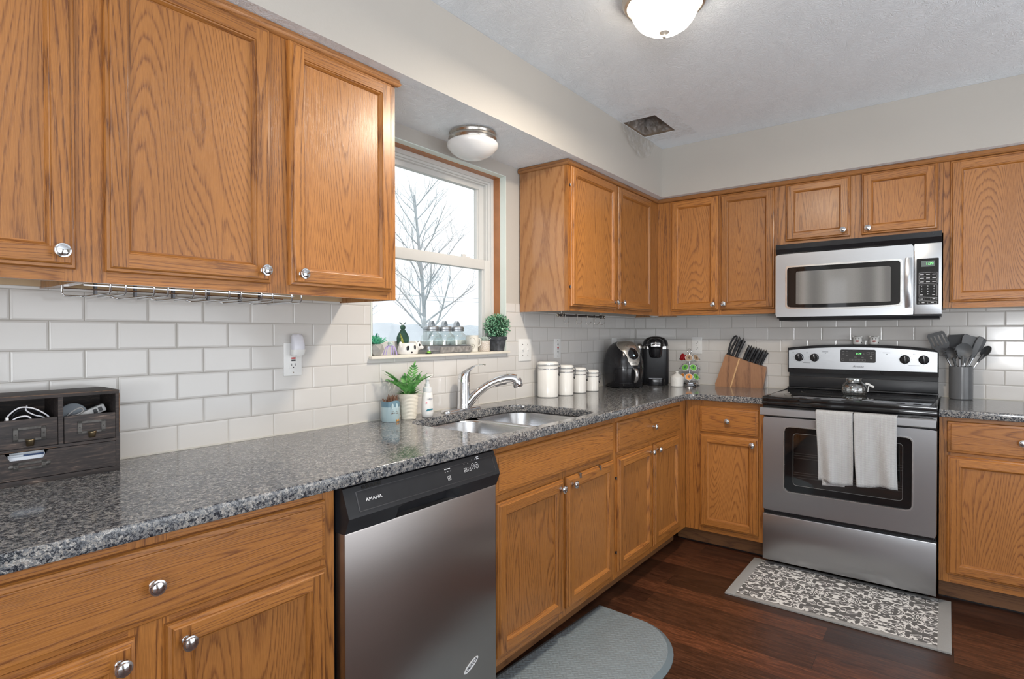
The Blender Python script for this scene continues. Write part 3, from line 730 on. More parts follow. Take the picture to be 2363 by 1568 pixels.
# backguard
def arch(x, z_edge, z_mid): 
    u = (x/W-0.5)*2; return z_mid-(z_mid-z_edge)*abs(u)**2.2
def arch_poly(x0, x1, zb, ze, zm, n=24):
    return [(x0, zb), (x1, zb)]+[(x1-(x1-x0)*k/n, arch(x1-(x1-x0)*k/n, ze, zm)) for k in range(n+1)]
mb = MB(); mb.box(0.008, W-0.004, -0.052, -0.012, 0.9205, 1.03); mb.box(0.008, W-0.004, -0.066, -0.05, 0.930, 0.994, bev=0.004); mb.box(0.004, W-0.002, -0.086, -0.05, 0.9205, 0.929, bev=0.002)
mb.build('backsplash_panel', BLACKM, rg)
mb = MB(); pf = arch_poly(0.004, W-0.002, 1.018, 1.168, 1.192)
mb.prism(pf, -0.075, -0.014); bg = mb.build('backguard', BLACK, rg, angle=25)
mb = MB(); mb.prism(arch_poly(0.0105, W-0.008, 1.045, 1.152, 1.176), -0.0775, -0.074); fp = mb.build('control_panel', STEEL, rg)
mb = MB(); mb.prism(rrect(0.289, 0.466, 1.0885, 1.1630, 0.008), -0.0790, -0.077); dsp = mb.build('display', plain('smoky_display', (0.05, 0.05, 0.052), 0.2), fp)
text('1:29', 0.0165, GREENLED, dsp, T(0.382, -0.0796, 1.1385), 'clock_digits', bold=0.0003)
mb = MB(); y = -0.0790
for k in range(5): outline(mb, 0.336+0.0165*k, 0.3505+0.0165*k, 1.096, 1.1075, 0.0007, y)
for x in (0.422, 0.444): outline(mb, x, x+0.015, 1.137, 1.149, 0.0007, y)
outline(mb, 0.296, 0.308, 1.098, 1.110, 0.0007, y)
mb.prism([(0.437, 1.122), (0.449, 1.122), (0.443, 1.131)], y-0.0004, y); mb.prism([(0.437, 1.116), (0.443, 1.107), (0.449, 1.116)], y-0.0004, y)
for x, z, w_ in ((0.30, 1.150, .010), (0.30, 1.141, .010), (0.30, 1.132, .010), (0.318, 1.152, .009), (0.318, 1.142, .009), (0.318, 1.128, .009), (0.36, 1.118, .012), (0.395, 1.118, .012), (0.404, 1.138, .006), (0.352, 1.155, .02)): mb.box(x, x+w_, y-0.0003, y, z, z+0.0016)
mb.build('display_print', plain('grey_print', (0.32, 0.32, 0.32), 0.5), dsp)
text('Amana', 0.017, PRINTD, fp, T(0.379, -0.0779, 1.0645), 'brand_lettering', shear=0.35, sx=1.15)
for x in (0.0690, 0.1530, 0.6030, 0.6890):
    kb = MB(); z = 1.1115
    kb.lathe([(0.0245, 0), (0.0245, 0.004), (0.0220, 0.006), (0.0205, 0.022), (0.019, 0.024), (0.0, 0.024)], 32, M=T(x, -0.0776, z) @ RX(PI/2))
    kb.box(x-0.0045, x+0.0045, -0.111, -0.098, z-0.021, z+0.021, bev=0.002)
    ko = kb.build('control_knob', BLACK, rg, angle=30)
    k2 = MB(); k2.box(x-0.0011, x+0.0011, -0.1116, -0.1108, z+0.007, z+0.020); k2.build('pointer', PRINTW, ko)
mb = MB()
for x in (0.0690, 0.1530, 0.6030, 0.6890):
    for k in range(12):
        a = 2*PI*k/12
        if k in (3,): continue
        mb.box(-0.0006, 0.0006, -0.0004, 0, 0.0005, 0.003, M=T(x+0.031*math.cos(a), -0.0776, 1.1115+0.031*math.sin(a)))
for x in (0.035, 0.1125, 0.645, 0.735): outline(mb, x-0.004, x+0.004, 1.1375, 1.1435, 0.0007, -0.0776)
for x, w_ in ((0.11, .04), (0.645, .05), (0.21, .032), (0.517, .036)): mb.box(x-w_/2, x+w_/2, -0.0780, -0.0776, 1.0775 if x in (0.11, 0.645) else 1.146, 1.0795 if x in (0.11, 0.645) else 1.148)
for x in (0.211, 0.519): mb.sphere((x, -0.0776, 1.139), 0.0022, n=8, m=6)
mb.build('dial_print', PRINTD, fp)
# oven door
mb = MB()
DY = -0.660
fx = rrect(0.001, W-0.001, 0.309, 0.8120, 0.004, 3)
hx = rrect(0.103, 0.667, 0.418, 0.770, 0.026, 8)
# front as rings around the window opening
no = 36
def ringpts(poly, y): return [(x, y, z) for x, z in poly]
def resample(poly, n, cx, cz):
    # polar resample so that the two loops match
    out = []
    for k in range(n):
        a = 2*PI*k/n; dx, dz = math.cos(a), math.sin(a); best = None
        for (x0, z0), (x1, z1) in zip(poly, poly[1:]+poly[:1]):
            ex, ez = x1-x0, z1-z0; det = dx*(-ez)+ex*dz
            if abs(det) < 1e-12: continue
            t_ = ((x0-cx)*(-ez)+ex*(z0-cz))/det; u_ = (dx*(z0-cz)-dz*(x0-cx))/det
            if t_ > 0 and -1e-6 <= u_ <= 1+1e-6 and (best is None or t_ > best): best = t_
        out.append((cx+dx*best, cz+dz*best))
    return out
N = 180; cxx, czz = 0.385, 0.594
fo = resample(fx, N, cxx, czz); ho = resample(hx, N, cxx, czz)
# keep exact outer corners
def inset(poly, d):
    return [(cxx+(x-cxx)*(1-d/0.28), czz+(z-czz)*(1-d/0.18)) for x, z in poly]
mb.loft([ringpts(fo, -0.624), ringpts(fo, DY+0.003), ringpts(inset(fo, 0.0012), DY), ringpts(ho, DY)], cap0=False, cap1=False)
od = mb.build('oven_door', STEEL, rg, angle=30)
mb = MB(); h1 = resample(rrect(0.103, 0.667, 0.418, 0.770, 0.026, 8), N, cxx, czz); h2 = resample(rrect(0.109, 0.661, 0.424, 0.764, 0.022, 8), N, cxx, czz)
mb.loft([ringpts(h1, DY-0.0002), ringpts(h1, DY-0.003), ringpts(h2, DY-0.003), ringpts(h2, DY+0.006)], cap0=False, cap1=False); mb.build('window_rim', plain('satin_rim', (0.62, 0.62, 0.62), 0.25, 1.0), od, angle=25)
mb = MB(); i1 = rrect(0.148, 0.627, 0.458, 0.735, 0.016, 8); i1r = resample(i1, N, cxx, czz)
mb.loft([ringpts(h2, DY+0.005), ringpts(i1r, DY+0.005)], cap0=False, cap1=False); mb.build('window_border', BLACKGLASS, od)
mb = MB(); mb.box(0.140, 0.635, DY+0.0065, DY+0.009, 0.450, 0.742); mb.build('window_glass', glass('oven_glass', (0.55, 0.55, 0.56), 0.02, 0.90), od)
mb = MB(); mb.box(0.12, 0.655, DY+0.034, DY+0.0355, 0.43, 0.76)
mb.build('oven_cavity', plain('oven_enamel', (0.075, 0.072, 0.072), 0.4), od)
mb = MB()
mb.tube([(x, DY+0.0045, z) for x, z in rrect(0.150, 0.625, 0.460, 0.733, 0.016, 6)], 0.0012, 5, close=True); mb.build('inner_outline', plain('grey_outline', (0.22, 0.22, 0.22), 0.4), od, angle=60)
for z in (0.502, 0.603):
    mb = MB()
    for dy in (0.0, 0.010, 0.018): mb.tube([(0.150, DY+0.014+dy, z+dy*1.2), (0.625, DY+0.014+dy, z+dy*1.2)], 0.0019, 6)
    mb.build('oven_rack', plain('rack_wire', (0.50, 0.49, 0.47), 0.35), od)
mb = MB(); mb.box(0.001, W-0.001, -0.652, -0.623, 0.813, 0.871, bev=0.002); mb.build('door_top', BLACK, rg)
mb = MB(); hp = [(-0.700, 0.8300), (-0.703, 0.8270), (-0.730, 0.8270), (-0.7345, 0.8310), (-0.7345, 0.8630), (-0.730, 0.8670), (-0.703, 0.8670), (-0.700, 0.8640)]
mb.loft([[(0.004, y_, z_) for y_, z_ in hp], [(W-0.004, y_, z_) for y_, z_ in hp]]); hd = mb.build('oven_handle', STEEL, rg, angle=30)
for x in (0.02, W-0.05):
    mb = MB(); mb.box(x, x+0.03, -0.705, -0.650, 0.835, 0.860, bev=0.004); mb.build('handle_bracket', BLACKM, rg)
mb = MB(); mb.box(0.001, W-0.001, -0.660, -0.623, 0.0405, 0.2880, bev=0.004); mb.build('storage_drawer', STEEL, rg)
mb = MB(); mb.box(0.003, W-0.003, -0.640, -0.623, 0.289, 0.308); mb.build('drawer_gap', BLACK, rg)

# ================================================================== MICROWAVE
mw = rootB('microwave', 'stainless over-the-range microwave hung under the short oak cabinet', 'microwave', 1.0590)
W = 0.762
mb = MB(); mb.box(0.001, W-0.001, -0.372, -0.004, 1.345, 1.7640, bev=0.002); mb.build('body', BLACKM, mw)
mb = MB(); pf = [(-0.372, 1.345), (-0.365, 1.332), (-0.03, 1.332), (-0.02, 1.345)]; mb.loft([[(0.012, a, b) for a, b in pf], [(W-0.008, a, b) for a, b in pf]]); mb.build('underside', BLACKM, mw)
mb = MB(); pf = [(-0.372, 1.7085), (-0.372, 1.7640), (-0.404, 1.7640), (-0.404, 1.737), (-0.392, 1.7085)]; mb.loft([[(0.0, a, b) for a, b in pf], [(W, a, b) for a, b in pf]]); mb.build('vent_grille', BLACK, mw, angle=20)
DX = 0.6475
wx0, wx1, wz0, wz1 = 0.052, 0.6020, 1.392, 1.640
def bow(x): return -0.402-0.006*math.sin(PI*min(max(x/DX, 0), 1))
N = 160; cxx, czz = (wx0+wx1)/2, (wz0+wz1)/2
wo_ = resample(rrect(0.0, DX, 1.352, 1.7080, 0.003, 3), N, cxx, czz)
def sag(poly, k=0.010):  # bottom edge bows down in the middle
    return [(x, z-(k*(1-((x-cxx)/0.28)**2) if z < czz else 0)) for x, z in poly]
ho_ = sag(resample(rrect(wx0, wx1, wz0+0.006, wz1, 0.014, 6), N, cxx, czz), 0.008)
def rp(poly, dy): return [(x, bow(x)+dy, z) for x, z in poly]
mid = [((a[0]*0.5+b[0]*0.5), (a[1]*.5+b[1]*.5)) for a, b in zip(wo_, ho_)]
mb = MB(); mb.loft([[(x, -0.373, z) for x, z in wo_], rp(wo_, 0.002), rp(inset(wo_, 0.0), 0.0), rp(mid, 0), rp(ho_, 0)], cap0=False, cap1=False)
md_ = mb.build('door', STEEL, mw, angle=30)
h2 = [(cxx+(x-cxx)*(1-0.009/0.275), czz+(z-czz)*(1-0.009/0.124)) for x, z in ho_]
mb = MB(); mb.loft([rp(ho_, -0.0002), rp(ho_, -0.003), rp(h2, -0.003), rp(h2, 0.004)], cap0=False, cap1=False); mb.build('window_rim', plain('bright_rim', (0.80, 0.80, 0.79), 0.2, 1.0), md_, angle=25)
sc_ = rrect(0.1060, 0.5520, 1.4215, 1.6060, 0.002, 3); scr = resample(sc_, N, cxx, czz)
mb = MB(); mb.loft([rp(h2, 0.003), rp(scr, 0.003)], cap0=False, cap1=False); mb.build('window_border', BLACKGLASS, md_)
SCR = NT('perforated_screen'); g_ = SCR('TexCoord').outputs['Object']; vv = SCR('TexVoronoi'); SCR.set(vv.inputs['Vector'], g_); vv.inputs['Scale'].default_value = 520; vv.inputs['Randomness'].default_value = 0.1
SCR.p(Base_Color=SCR.ramp(vv.outputs['Distance'], [(0.3, (0.05, 0.05, 0.05)), (0.5, (0.24, 0.24, 0.235))]), Roughness=0.07); SCR.b.inputs['Specular IOR Level'].default_value = 0.9
mb = MB(); mb.loft([[(0.106+0.446*k/16, bow(0.106+0.446*k/16)+0.0031, z) for z in (1.4215, 1.6060)] for k in range(17)], closed=False); mb.build('window_screen', SCR.mat, md_)
# curved grip
mb = MB(); rings = []
for k in range(13):
    t_ = k/12; z = 1.388+(1.640-1.388)*t_; yy = -0.412-0.020*math.sin(PI*t_)
    rings.append([(0.6130, yy+0.006, z), (0.6150, yy-0.003, z), (0.6230, yy-0.0065, z), (0.6330, yy-0.0065, z), (0.6410, yy-0.003, z), (0.6425, yy+0.006, z)])
mb.loft(rings); mb.box(0.617, 0.639, -0.415, -0.400, 1.390, 1.402); mb.box(0.617, 0.639, -0.415, -0.400, 1.627, 1.639)
mb.build('handle', STEEL, md_, angle=40)
mb = MB(); mb.box(DX+0.0035, W, -0.401, -0.373, 1.352, 1.7080, bev=0.003); pn = mb.build('control_panel', STEEL, mw)
mb = MB(); mb.prism(rrect(0.6600, 0.7500, 1.4010, 1.6320, 0.004, 4), -0.4032, -0.400); kp = mb.build('keypad', BLACKGLASS, pn)
mb = MB(); mb.box(0.6795, 0.7345, -0.4038, -0.403, 1.5905, 1.6195); ds = mb.build('display', plain('lcd_grey', (0.12, 0.15, 0.14), 0.3), kp)
text('1:29', 0.0185, GREENLED, ds, T(0.713, -0.4042, 1.605), 'clock_digits', bold=0.0003)
mb = MB(); y = -0.4033
for r_ in range(3):
    for c_ in range(3):
        x = 0.670+0.0245*c_; z = 1.5610-0.0185*r_
        outline(mb, x, x+0.0250, z-0.0190, z, 0.0006, y); mb.box(x+0.005, x+0.020, y-0.0003, y, z-0.0105, z-0.0080)
outline(mb, 0.670, 0.7435, 1.442, 1.499, 0.0006, y)
outline(mb, 0.670, 0.7435, 1.4215, 1.4365, 0.0006, y); mb.box(0.6945, 0.695, y-0.0003, y, 1.4215, 1.4365); mb.box(0.7185, 0.719, y-0.0003, y, 1.4215, 1.4365)
for x in (0.677, 0.7255): mb.box(x, x+0.011, y-0.0003, y, 1.428, 1.4305)
outline(mb, 0.670, 0.7435, 1.4045, 1.4165, 0.0006, y); mb.box(0.7065, 0.707, y-0.0003, y, 1.4045, 1.4165)
for x in (0.682, 0.7195): mb.box(x, x+0.011, y-0.0003, y, 1.4095, 1.412)
for x in (0.674, 0.724): mb.box(x, x+0.012, y-0.0003, y, 1.4485, 1.451)
mb.build('button_print', PRINTW, kp)
k = 0
for r_ in range(4):
    for c_ in range(3):
        if r_ == 3 and c_ != 1: continue
        k += 1; text(str(k % 10), 0.0085, PRINTW, kp, T(0.682+0.0245*c_, -0.4035, 1.4920-0.0128*r_), 'number_print', bold=0.0001, ext=0.0001)

# ================================================================== CEILING LIGHTS
CT = 0.9072
WARMW = NT('glowing_glass'); WARMW.p(Base_Color=(0.9, 0.88, 0.84, 1), Emission_Color=(1.0, 0.885, 0.74, 1), Emission_Strength=DOME_STRENGTH, Roughness=0.3); WARMW = WARMW.mat
l2 = thing('ceiling_light', 'lit frosted dome ceiling light with a small finial, above the floor', 'light', (1.037, -1.968, ZC))
mb = MB(); mb.lathe([(0.146, 0), (0.148, -0.010), (0.145, -0.018), (0.147, -0.024), (0.140, -0.036), (0.131, -0.040), (0.125, -0.036), (0.122, -0.020), (0.0, -0.015)], 48); mb.build('rim', plain('champagne_nickel', (0.60, 0.54, 0.46), 0.3, 1.0), l2, angle=30)
mb = MB(); mb.lathe([(0.1185, -0.024), (0.1200, -0.040), (0.1165, -0.058), (0.106, -0.082), (0.089, -0.104), (0.066, -0.119), (0.040, -0.128), (0.018, -0.1315), (0.0, -0.132)], 48); mb.build('dome', WARMW, l2, angle=60)
mb = MB(); mb.lathe([(0.0, -0.129), (0.018, -0.1305), (0.017, -0.133), (0.009, -0.137), (0.0050, -0.140), (0.0045, -0.142), (0.0070, -0.145), (0.0070, -0.149), (0.0035, -0.152), (0, -0.1525)], 24); mb.build('finial', plain('pale_nickel', (0.70, 0.66, 0.60), 0.4, 0.6), l2, angle=30)
_d = bpy.data.lights.new('ceiling_lamp_light', 'AREA'); _d.shape = 'DISK'; _d.size = 0.20; _d.energy = 29.0; _d.color = (1.0, 0.875, 0.72)
_o = bpy.data.objects.new('ceiling_lamp_light', _d); COL.objects.link(_o); _o.location = (1.037, -1.968, ZC-0.155)   # the bulbs' light, leaving the dome downwards
l1 = thing('ceiling_light', 'unlit white glass ceiling light with a nickel band, over the sink', 'light', (0.172, -2.020, ZS))
mb = MB(); mb.lathe([(0.096, 0), (0.103, -0.004), (0.106, -0.012), (0.103, -0.020), (0.106, -0.024), (0.107, -0.032), (0.102, -0.040), (0.100, -0.050), (0.0, -0.050)], 48); mb.build('band', NICKEL, l1, angle=25)
OPAL = plain('opal_glass', (0.72, 0.72, 0.72), 0.14, var=0.01, coat=0.3)
mb = MB(); mb.lathe([(0.098, -0.044), (0.108, -0.046), (0.1135, -0.054), (0.1135, -0.062), (0.108, -0.073), (0.092, -0.090), (0.068, -0.106), (0.038, -0.117), (0.015, -0.120), (0.0, -0.1205)], 48); mb.build('glass_shade', OPAL, l1, angle=60)

# ================================================================== OPEN VENT with plastic film
vt = thing('ceiling_vent', 'open ceiling vent hole with torn clear plastic, in the corner by the soffit', 'vent', ((VX0+VX1)/2, (VY0+VY1)/2, ZC))
hx_, hy_ = (VX1-VX0)/2, (VY1-VY0)/2
DUCT = plain('dusty_duct', (0.16, 0.115, 0.08), 0.7, var=0.5, nscale=22)
mb = MB()
mb.box(-hx_-0.006, -hx_+0.0005, -hy_, hy_, 0.002, 0.30); mb.box(hx_-0.0005, hx_+0.006, -hy_, hy_, 0.002, 0.30)
mb.box(-hx_-0.006, hx_+0.006, -hy_-0.006, -hy_+0.0005, 0.002, 0.30); mb.box(-hx_-0.006, hx_+0.006, hy_-0.0005, hy_+0.006, 0.002, 0.30); mb.box(-hx_-0.006, hx_+0.006, -hy_-0.006, hy_+0.006, 0.30, 0.306)
mb.build('duct', DUCT, vt)
FILM = NT('crumpled_clear_film')
tr = FILM('BsdfTransparent'); tr.inputs[0].default_value = (0.93, 0.92, 0.90, 1); gl = FILM('BsdfGlossy'); gl.inputs['Roughness'].default_value = 0.12; df = FILM('BsdfDiffuse'); df.inputs[0].default_value = (0.85, 0.85, 0.86, 1)
g_ = FILM('TexCoord').outputs['Object']; bp = FILM('Bump'); FILM.set(bp.inputs['Height'], FILM.noise(g_, 45, 4, 0.6)); bp.inputs['Distance'].default_value = 0.01
FILM.l.new(bp.outputs[0], gl.inputs['Normal'])
m1 = FILM('MixShader', i_0=0.30); FILM.l.new(df.outputs[0], m1.inputs[1]); FILM.l.new(gl.outputs[0], m1.inputs[2])
m2 = FILM('MixShader', i_0=FILM.ramp(FILM.noise(g_, 30, 3), [(0.4, 0.10), (0.7, 0.40)])); FILM.l.new(tr.outputs[0], m2.inputs[1]); FILM.l.new(m1.outputs[0], m2.inputs[2]); FILM.l.new(m2.outputs[0], FILM.o.inputs['Surface']); FILM = FILM.mat
def sheet(nx, ny, fn): 
    mb = MB(); mb.add([fn(i/(nx-1), j/(ny-1)) for j in range(ny) for i in range(nx)], [(j*nx+i, j*nx+i+1, (j+1)*nx+i+1, (j+1)*nx+i) for j in range(ny-1) for i in range(nx-1)]); return mb
def f1(u, v):
    x = -hx_*0.98+2*hx_*0.98*u; y = -hy_*0.98+2*hy_*0.98*v
    e = min(u, 1-u, v, 1-v)*2
    return (x, y, 0.012+e*0.10+0.030*mnoise.noise(Vector((u*9, v*3, 1.7)))*min(1, e*4))
sheet(36, 40, f1).build('plastic_film', FILM, vt, angle=80)
def f2(u, v):   # film torn loose, hanging along the soffit face
    y = -hy_-0.03+(2*hy_+0.16)*u
    drop = (0.03+0.13*math.sin(PI*min(1, u*1.05))**0.8*(0.6+0.5*u))*v
    n = mnoise.noise(Vector((u*7, v*4, 3.1)))
    return (-hx_+0.0015+0.004+0.012*v*abs(n)+0.010*math.sin(u*14+v*3)**2*v, y, -0.0015-drop)
sheet(44, 16, f2).build('plastic_film', FILM, vt, angle=80)
def f3(u, v):   # taped margin on the ceiling
    a = 2*PI*u; c, s = math.cos(a), math.sin(a); k = 1/max(abs(c), abs(s))
    ox, oy = hx_*c*k, hy_*s*k
    g = (0.012+0.05*v)*(1+0.5*mnoise.noise(Vector((c*3, s*3, 0.5))))*v*1.6
    x = max(ox+c*k*g, -hx_+0.003)
    return (x, oy+s*k*g, -0.0015-0.003*abs(mnoise.noise(Vector((c*9, s*9, v*5)))))
F2 = NT('thin_clear_film')
tr = F2('BsdfTransparent'); tr.inputs[0].default_value = (0.97, 0.97, 0.97, 1); df = F2('BsdfDiffuse'); df.inputs[0].default_value = (0.9, 0.9, 0.9, 1)
m2 = F2('MixShader', i_0=F2.ramp(F2.noise(F2('TexCoord').outputs['Object'], 40, 3), [(0.4, 0.03), (0.7, 0.25)])); F2.l.new(tr.outputs[0], m2.inputs[1]); F2.l.new(df.outputs[0], m2.inputs[2]); F2.l.new(m2.outputs[0], F2.o.inputs['Surface'])
sheet(80, 6, f3).build('taped_film', F2.mat, vt, angle=80)

# ================================================================== WALL PLATES
def plate(name, label, A, c, z, w=0.070, h=0.116, kind='outlet', group=None):
    r = thing(name, label, 'wall plate', (0, c, z) if A else (c, 0, z), PI/2 if A else 0, group)
    mb = MB(); mb.box(-w/2, w/2, -0.0055, -0.0002, -h/2, h/2, bev=0.002); mb.build('plate', WHITE, r)
    return r
def recept(r, z, y=-0.0075):
    mb = MB(); mb.prism(rrect(-0.0165, 0.0165, z-0.0135, z+0.0135, 0.006), -0.0075, -0.005); f = mb.build('receptacle', WHITE, r)
    mb = MB(); mb.box(-0.0078, -0.0058, -0.0079, -0.0074, z-0.001, z+0.007); mb.box(0.0055, 0.0075, -0.0079, -0.0074, z-0.001, z+0.006); mb.lathe([(0.0026, 0), (0.0026, 0.0005), (0, 0.0005)], 12, M=T(0, -0.0074, z-0.007) @ RX(PI/2))
    mb.build('slots', BLACKM, f)
def gfci(r):
    mb = MB(); mb.box(-0.0165, 0.0165, -0.0078, -0.005, -0.0335, 0.0335, bev=0.001); f = mb.build('receptacle', WHITE, r)
    mb = MB()
    for z in (0.021, -0.021): mb.box(-0.0078, -0.0058, -0.0082, -0.0077, z-0.003, z+0.006); mb.box(0.0055, 0.0075, -0.0082, -0.0077, z-0.003, z+0.006); mb.box(-0.002, 0.002, -0.0082, -0.0077, z-0.010, z-0.006)
    mb.build('slots', BLACKM, f)
    mb = MB(); mb.box(-0.008, 0.008, -0.0090, -0.0077, 0.001, 0.0065, bev=0.0004); mb.build('reset_button', RED, f)
    mb = MB(); mb.box(-0.008, 0.008, -0.0090, -0.0077, -0.0065, -0.001, bev=0.0004); mb.build('test_button', BLACKM, f)
def screws(r, pts):
    for x, z in pts:
        mb = MB(); mb.lathe([(0.0030, 0), (0.0030, 0.0010), (0, 0.0014)], 12, M=T(x, -0.0054, z) @ RX(PI/2)); mb.build('screw', NICKEL, r)
o1 = plate('wall_outlet', 'white outlet plate with red reset button below the night light', True, -2.7935, 1.170); gfci(o1); screws(o1, [(0, -0.047), (0, 0.047)])
o2 = plate('wall_outlet', 'white outlet plate with red reset button between switches and canisters', True, -1.072, 1.172); gfci(o2); screws(o2, [(0, -0.047), (0, 0.047)])
o3 = plate('wall_outlet', 'white two-socket outlet plate above the coffee pod carousel', False, 0.4635, 1.176); recept(o3, 0.020); recept(o3, -0.020); screws(o3, [(0, 0)])
o4 = plate('wall_outlet', 'white outlet plate mostly hidden behind the air fryer', True, -0.345, 1.170); recept(o4, 0.020); recept(o4, -0.020)
sw = plate('light_switch', 'white double switch plate right of the window', True, -1.399, 1.170, w=0.116, h=0.120)
for x in (-0.023, 0.023):
    mb = MB(); mb.box(x-0.0050, x+0.0050, -0.0062, -0.0050, -0.012, 0.012, bev=0.0005); mb.box(x-0.0035, x+0.0035, -0.0150, -0.005, 0.0, 0.008, bev=0.001); mb.build('toggle', WHITE, sw)
screws(sw, [(-0.023, 0.030), (0.023, 0.030), (-0.023, -0.030), (0.023, -0.030)])
nl = thing('night_light', 'white plug-in night light in the outlet left of the sink', 'light', (0.0085, -2.789, 1.205), PI/2)
mb = MB(); rings = []
for k in range(11):
    t_ = k/10; z = -0.022+0.022*0+t_*0.078-0.002; w_ = 0.0235*(1-0.16*t_**2)*(1 if k not in (0, 10) else 0.8); dd_ = 0.018+0.016*math.sin(PI*min(1, t_*0.9+0.1))
    rings.append([(x, -0.001-dd_/2+yy-0.004, z) for x, yy in [(w_*math.copysign(abs(math.cos(a))**0.7, math.cos(a)), dd_/2*math.copysign(abs(math.sin(a))**0.7, math.sin(a))) for a in [2*PI*q/28 for q in range(28)]]])
mb.loft(rings[3:]); mb.build('lens', plain('frosted_lens', (0.68, 0.68, 0.74), 0.2, var=0.01), nl, angle=60)
mb = MB(); mb.loft([[(p[0]*1.04, p[1]-0.001, p[2]) for p in r] for r in rings[:4]]); mb.build('base', WHITE, nl, angle=60)

# ================================================================== STEMWARE RACK under the left cabinet
sr = thing('stemware_rack', 'chrome wire stemware rack under the left wall cabinet', 'rack', (0, 0, 1.3765))
zt_, zb_ = 0.006, -0.0205
ys = [-3.428, -3.396, -3.334, -3.302, -3.241, -3.209, -3.147, -3.113, -3.054, -3.020, -2.958, -2.927]
XF, XBk = 0.270, 0.075
for y in ys:      # turned-up front ends
    pass
loops = [(-3.474, ys[0])]+[(ys[i], ys[i+1]) for i in range(1, 11, 2)]+[(ys[11], None)]
for a, b in loops:
    mb = MB(); r = 0.0023
    if b is None: pts = [(XF, a, zt_), (XF, a, zb_+0.005), (XF-0.005, a, zb_), (XBk, a, zb_), (XBk-0.02, a+0.02, zb_), (XBk-0.02, a+0.03, zb_+0.01), (XBk-0.02, a+0.03, zt_+0.01)]
    elif a == -3.474: pts = [(XBk+0.01, a, zt_+0.01), (XBk+0.01, a, zb_+0.006), (XBk+0.014, a+0.004, zb_), (XBk+0.02, b-0.008, zb_), (XBk+0.03, b, zb_), (XF-0.005, b, zb_), (XF, b, zb_+0.005), (XF, b, zt_)]
    else: pts = [(XF, a, zt_), (XF, a, zb_+0.005), (XF-0.005, a, zb_), (XBk, a, zb_), (XBk-0.018, a+0.010, zb_), (XBk-0.022, (a+b)/2, zb_+0.006), (XBk-0.018, b-0.010, zb_), (XBk, b, zb_), (XF-0.005, b, zb_), (XF, b, zb_+0.005), (XF, b, zt_)]
    mb.tube(pts, r, 8); mb.build('wire_loop', CHROME, sr, angle=60)
for x in (XF-0.004, 0.12):
    mb = MB(); mb.box(x-0.003, x+0.003, -3.48, -2.95 if x > 0.2 else -2.90, zt_-0.011, zt_-0.008); mb.build('cross_bar', CHROME, sr)
for y in (-3.41, -3.32, -3.225, -3.13, -3.035, -2.97):
    mb = MB(); mb.box(0.10, 0.112, y-0.003, y+0.003, zb_+0.002, zt_+0.016); mb.build('bracket', DARKMETAL, sr)

# ================================================================== HOOK RAIL under the right cabinet
hr = thing('hook_rail', 'dark metal rail under the wall cabinet right of the window', 'rail', (0.205, 0, 1.3575))
mb = MB(); mb.tube([(0, -1.375, 0), (0, -0.875, -0.0)], 0.0062, 14); mb.build('bar', DARKMETAL, hr)
for y, s in ((-1.388, 1), (-0.862, -1)):
    mb = MB(); mb.lathe([(0.0, 0), (0.006, 0.001), (0.0085, 0.006), (0.0085, 0.013), (0.006, 0.016)], 16, M=T(0, y, 0) @ RX(-s*PI/2)); mb.build('end_cap', NICKEL, hr)
for y in (-1.345, -0.905):
    mb = MB(); mb.tube([(0, y, 0.029), (0, y, 0.010)], 0.003, 8); mb.lathe([(0.010, 0.0265), (0.010, 0.030)], 16, c=(0, y, 0)); mb.tube([(0.010*math.cos(a), y, 0.010*math.sin(a)) for a in [2*PI*k/16 for k in range(16)]], 0.0025, 8, close=True); mb.build('bracket', NICKEL, hr)
hk = None
hooklab = ['nearest the window', 'second from the window', 'in the middle', 'second from the corner', 'nearest the corner']
for k, y in enumerate((-1.318, -1.190, -1.082, -0.988, -0.918)):
    lab = 'S-shaped metal hook on the dark rail, %s' % hooklab[k]
    if hk is None:
        mb = MB()
        pts = catmull([(-0.007, 0, 0.001), (-0.005, 0, 0.0075), (0.001, 0, 0.0085), (0.0065, 0, 0.004), (0.008, 0, -0.006), (0.006, -0.004, -0.022), (0.004, -0.008, -0.034), (0.008, -0.006, -0.044), (0.018, 0.002, -0.046), (0.024, 0.010, -0.038), (0.024, 0.014, -0.032)], 4)
        mb.tube(pts, 0.0017, 8); hk = mb.build('hook', NICKEL, angle=60); o = hk
    else: o = hk.copy(); COL.objects.link(o)
    o.location = (0.205, y, 1.3575); tag(o, lab, 'hook', 'hooks on the rail')
pk = thing('puck_light', 'small white puck light under the corner cabinet', 'light', (0.235, -0.20, 1.3985))
mb = MB(); mb.lathe([(0.034, 0), (0.034, -0.016), (0.028, -0.021), (0, -0.021)], 28); mb.build('housing', WHITE, pk)
mb = MB(); mb.lathe([(0.026, -0.0205), (0.022, -0.0245), (0, -0.026)], 24); mb.build('lens', OPAL, pk)

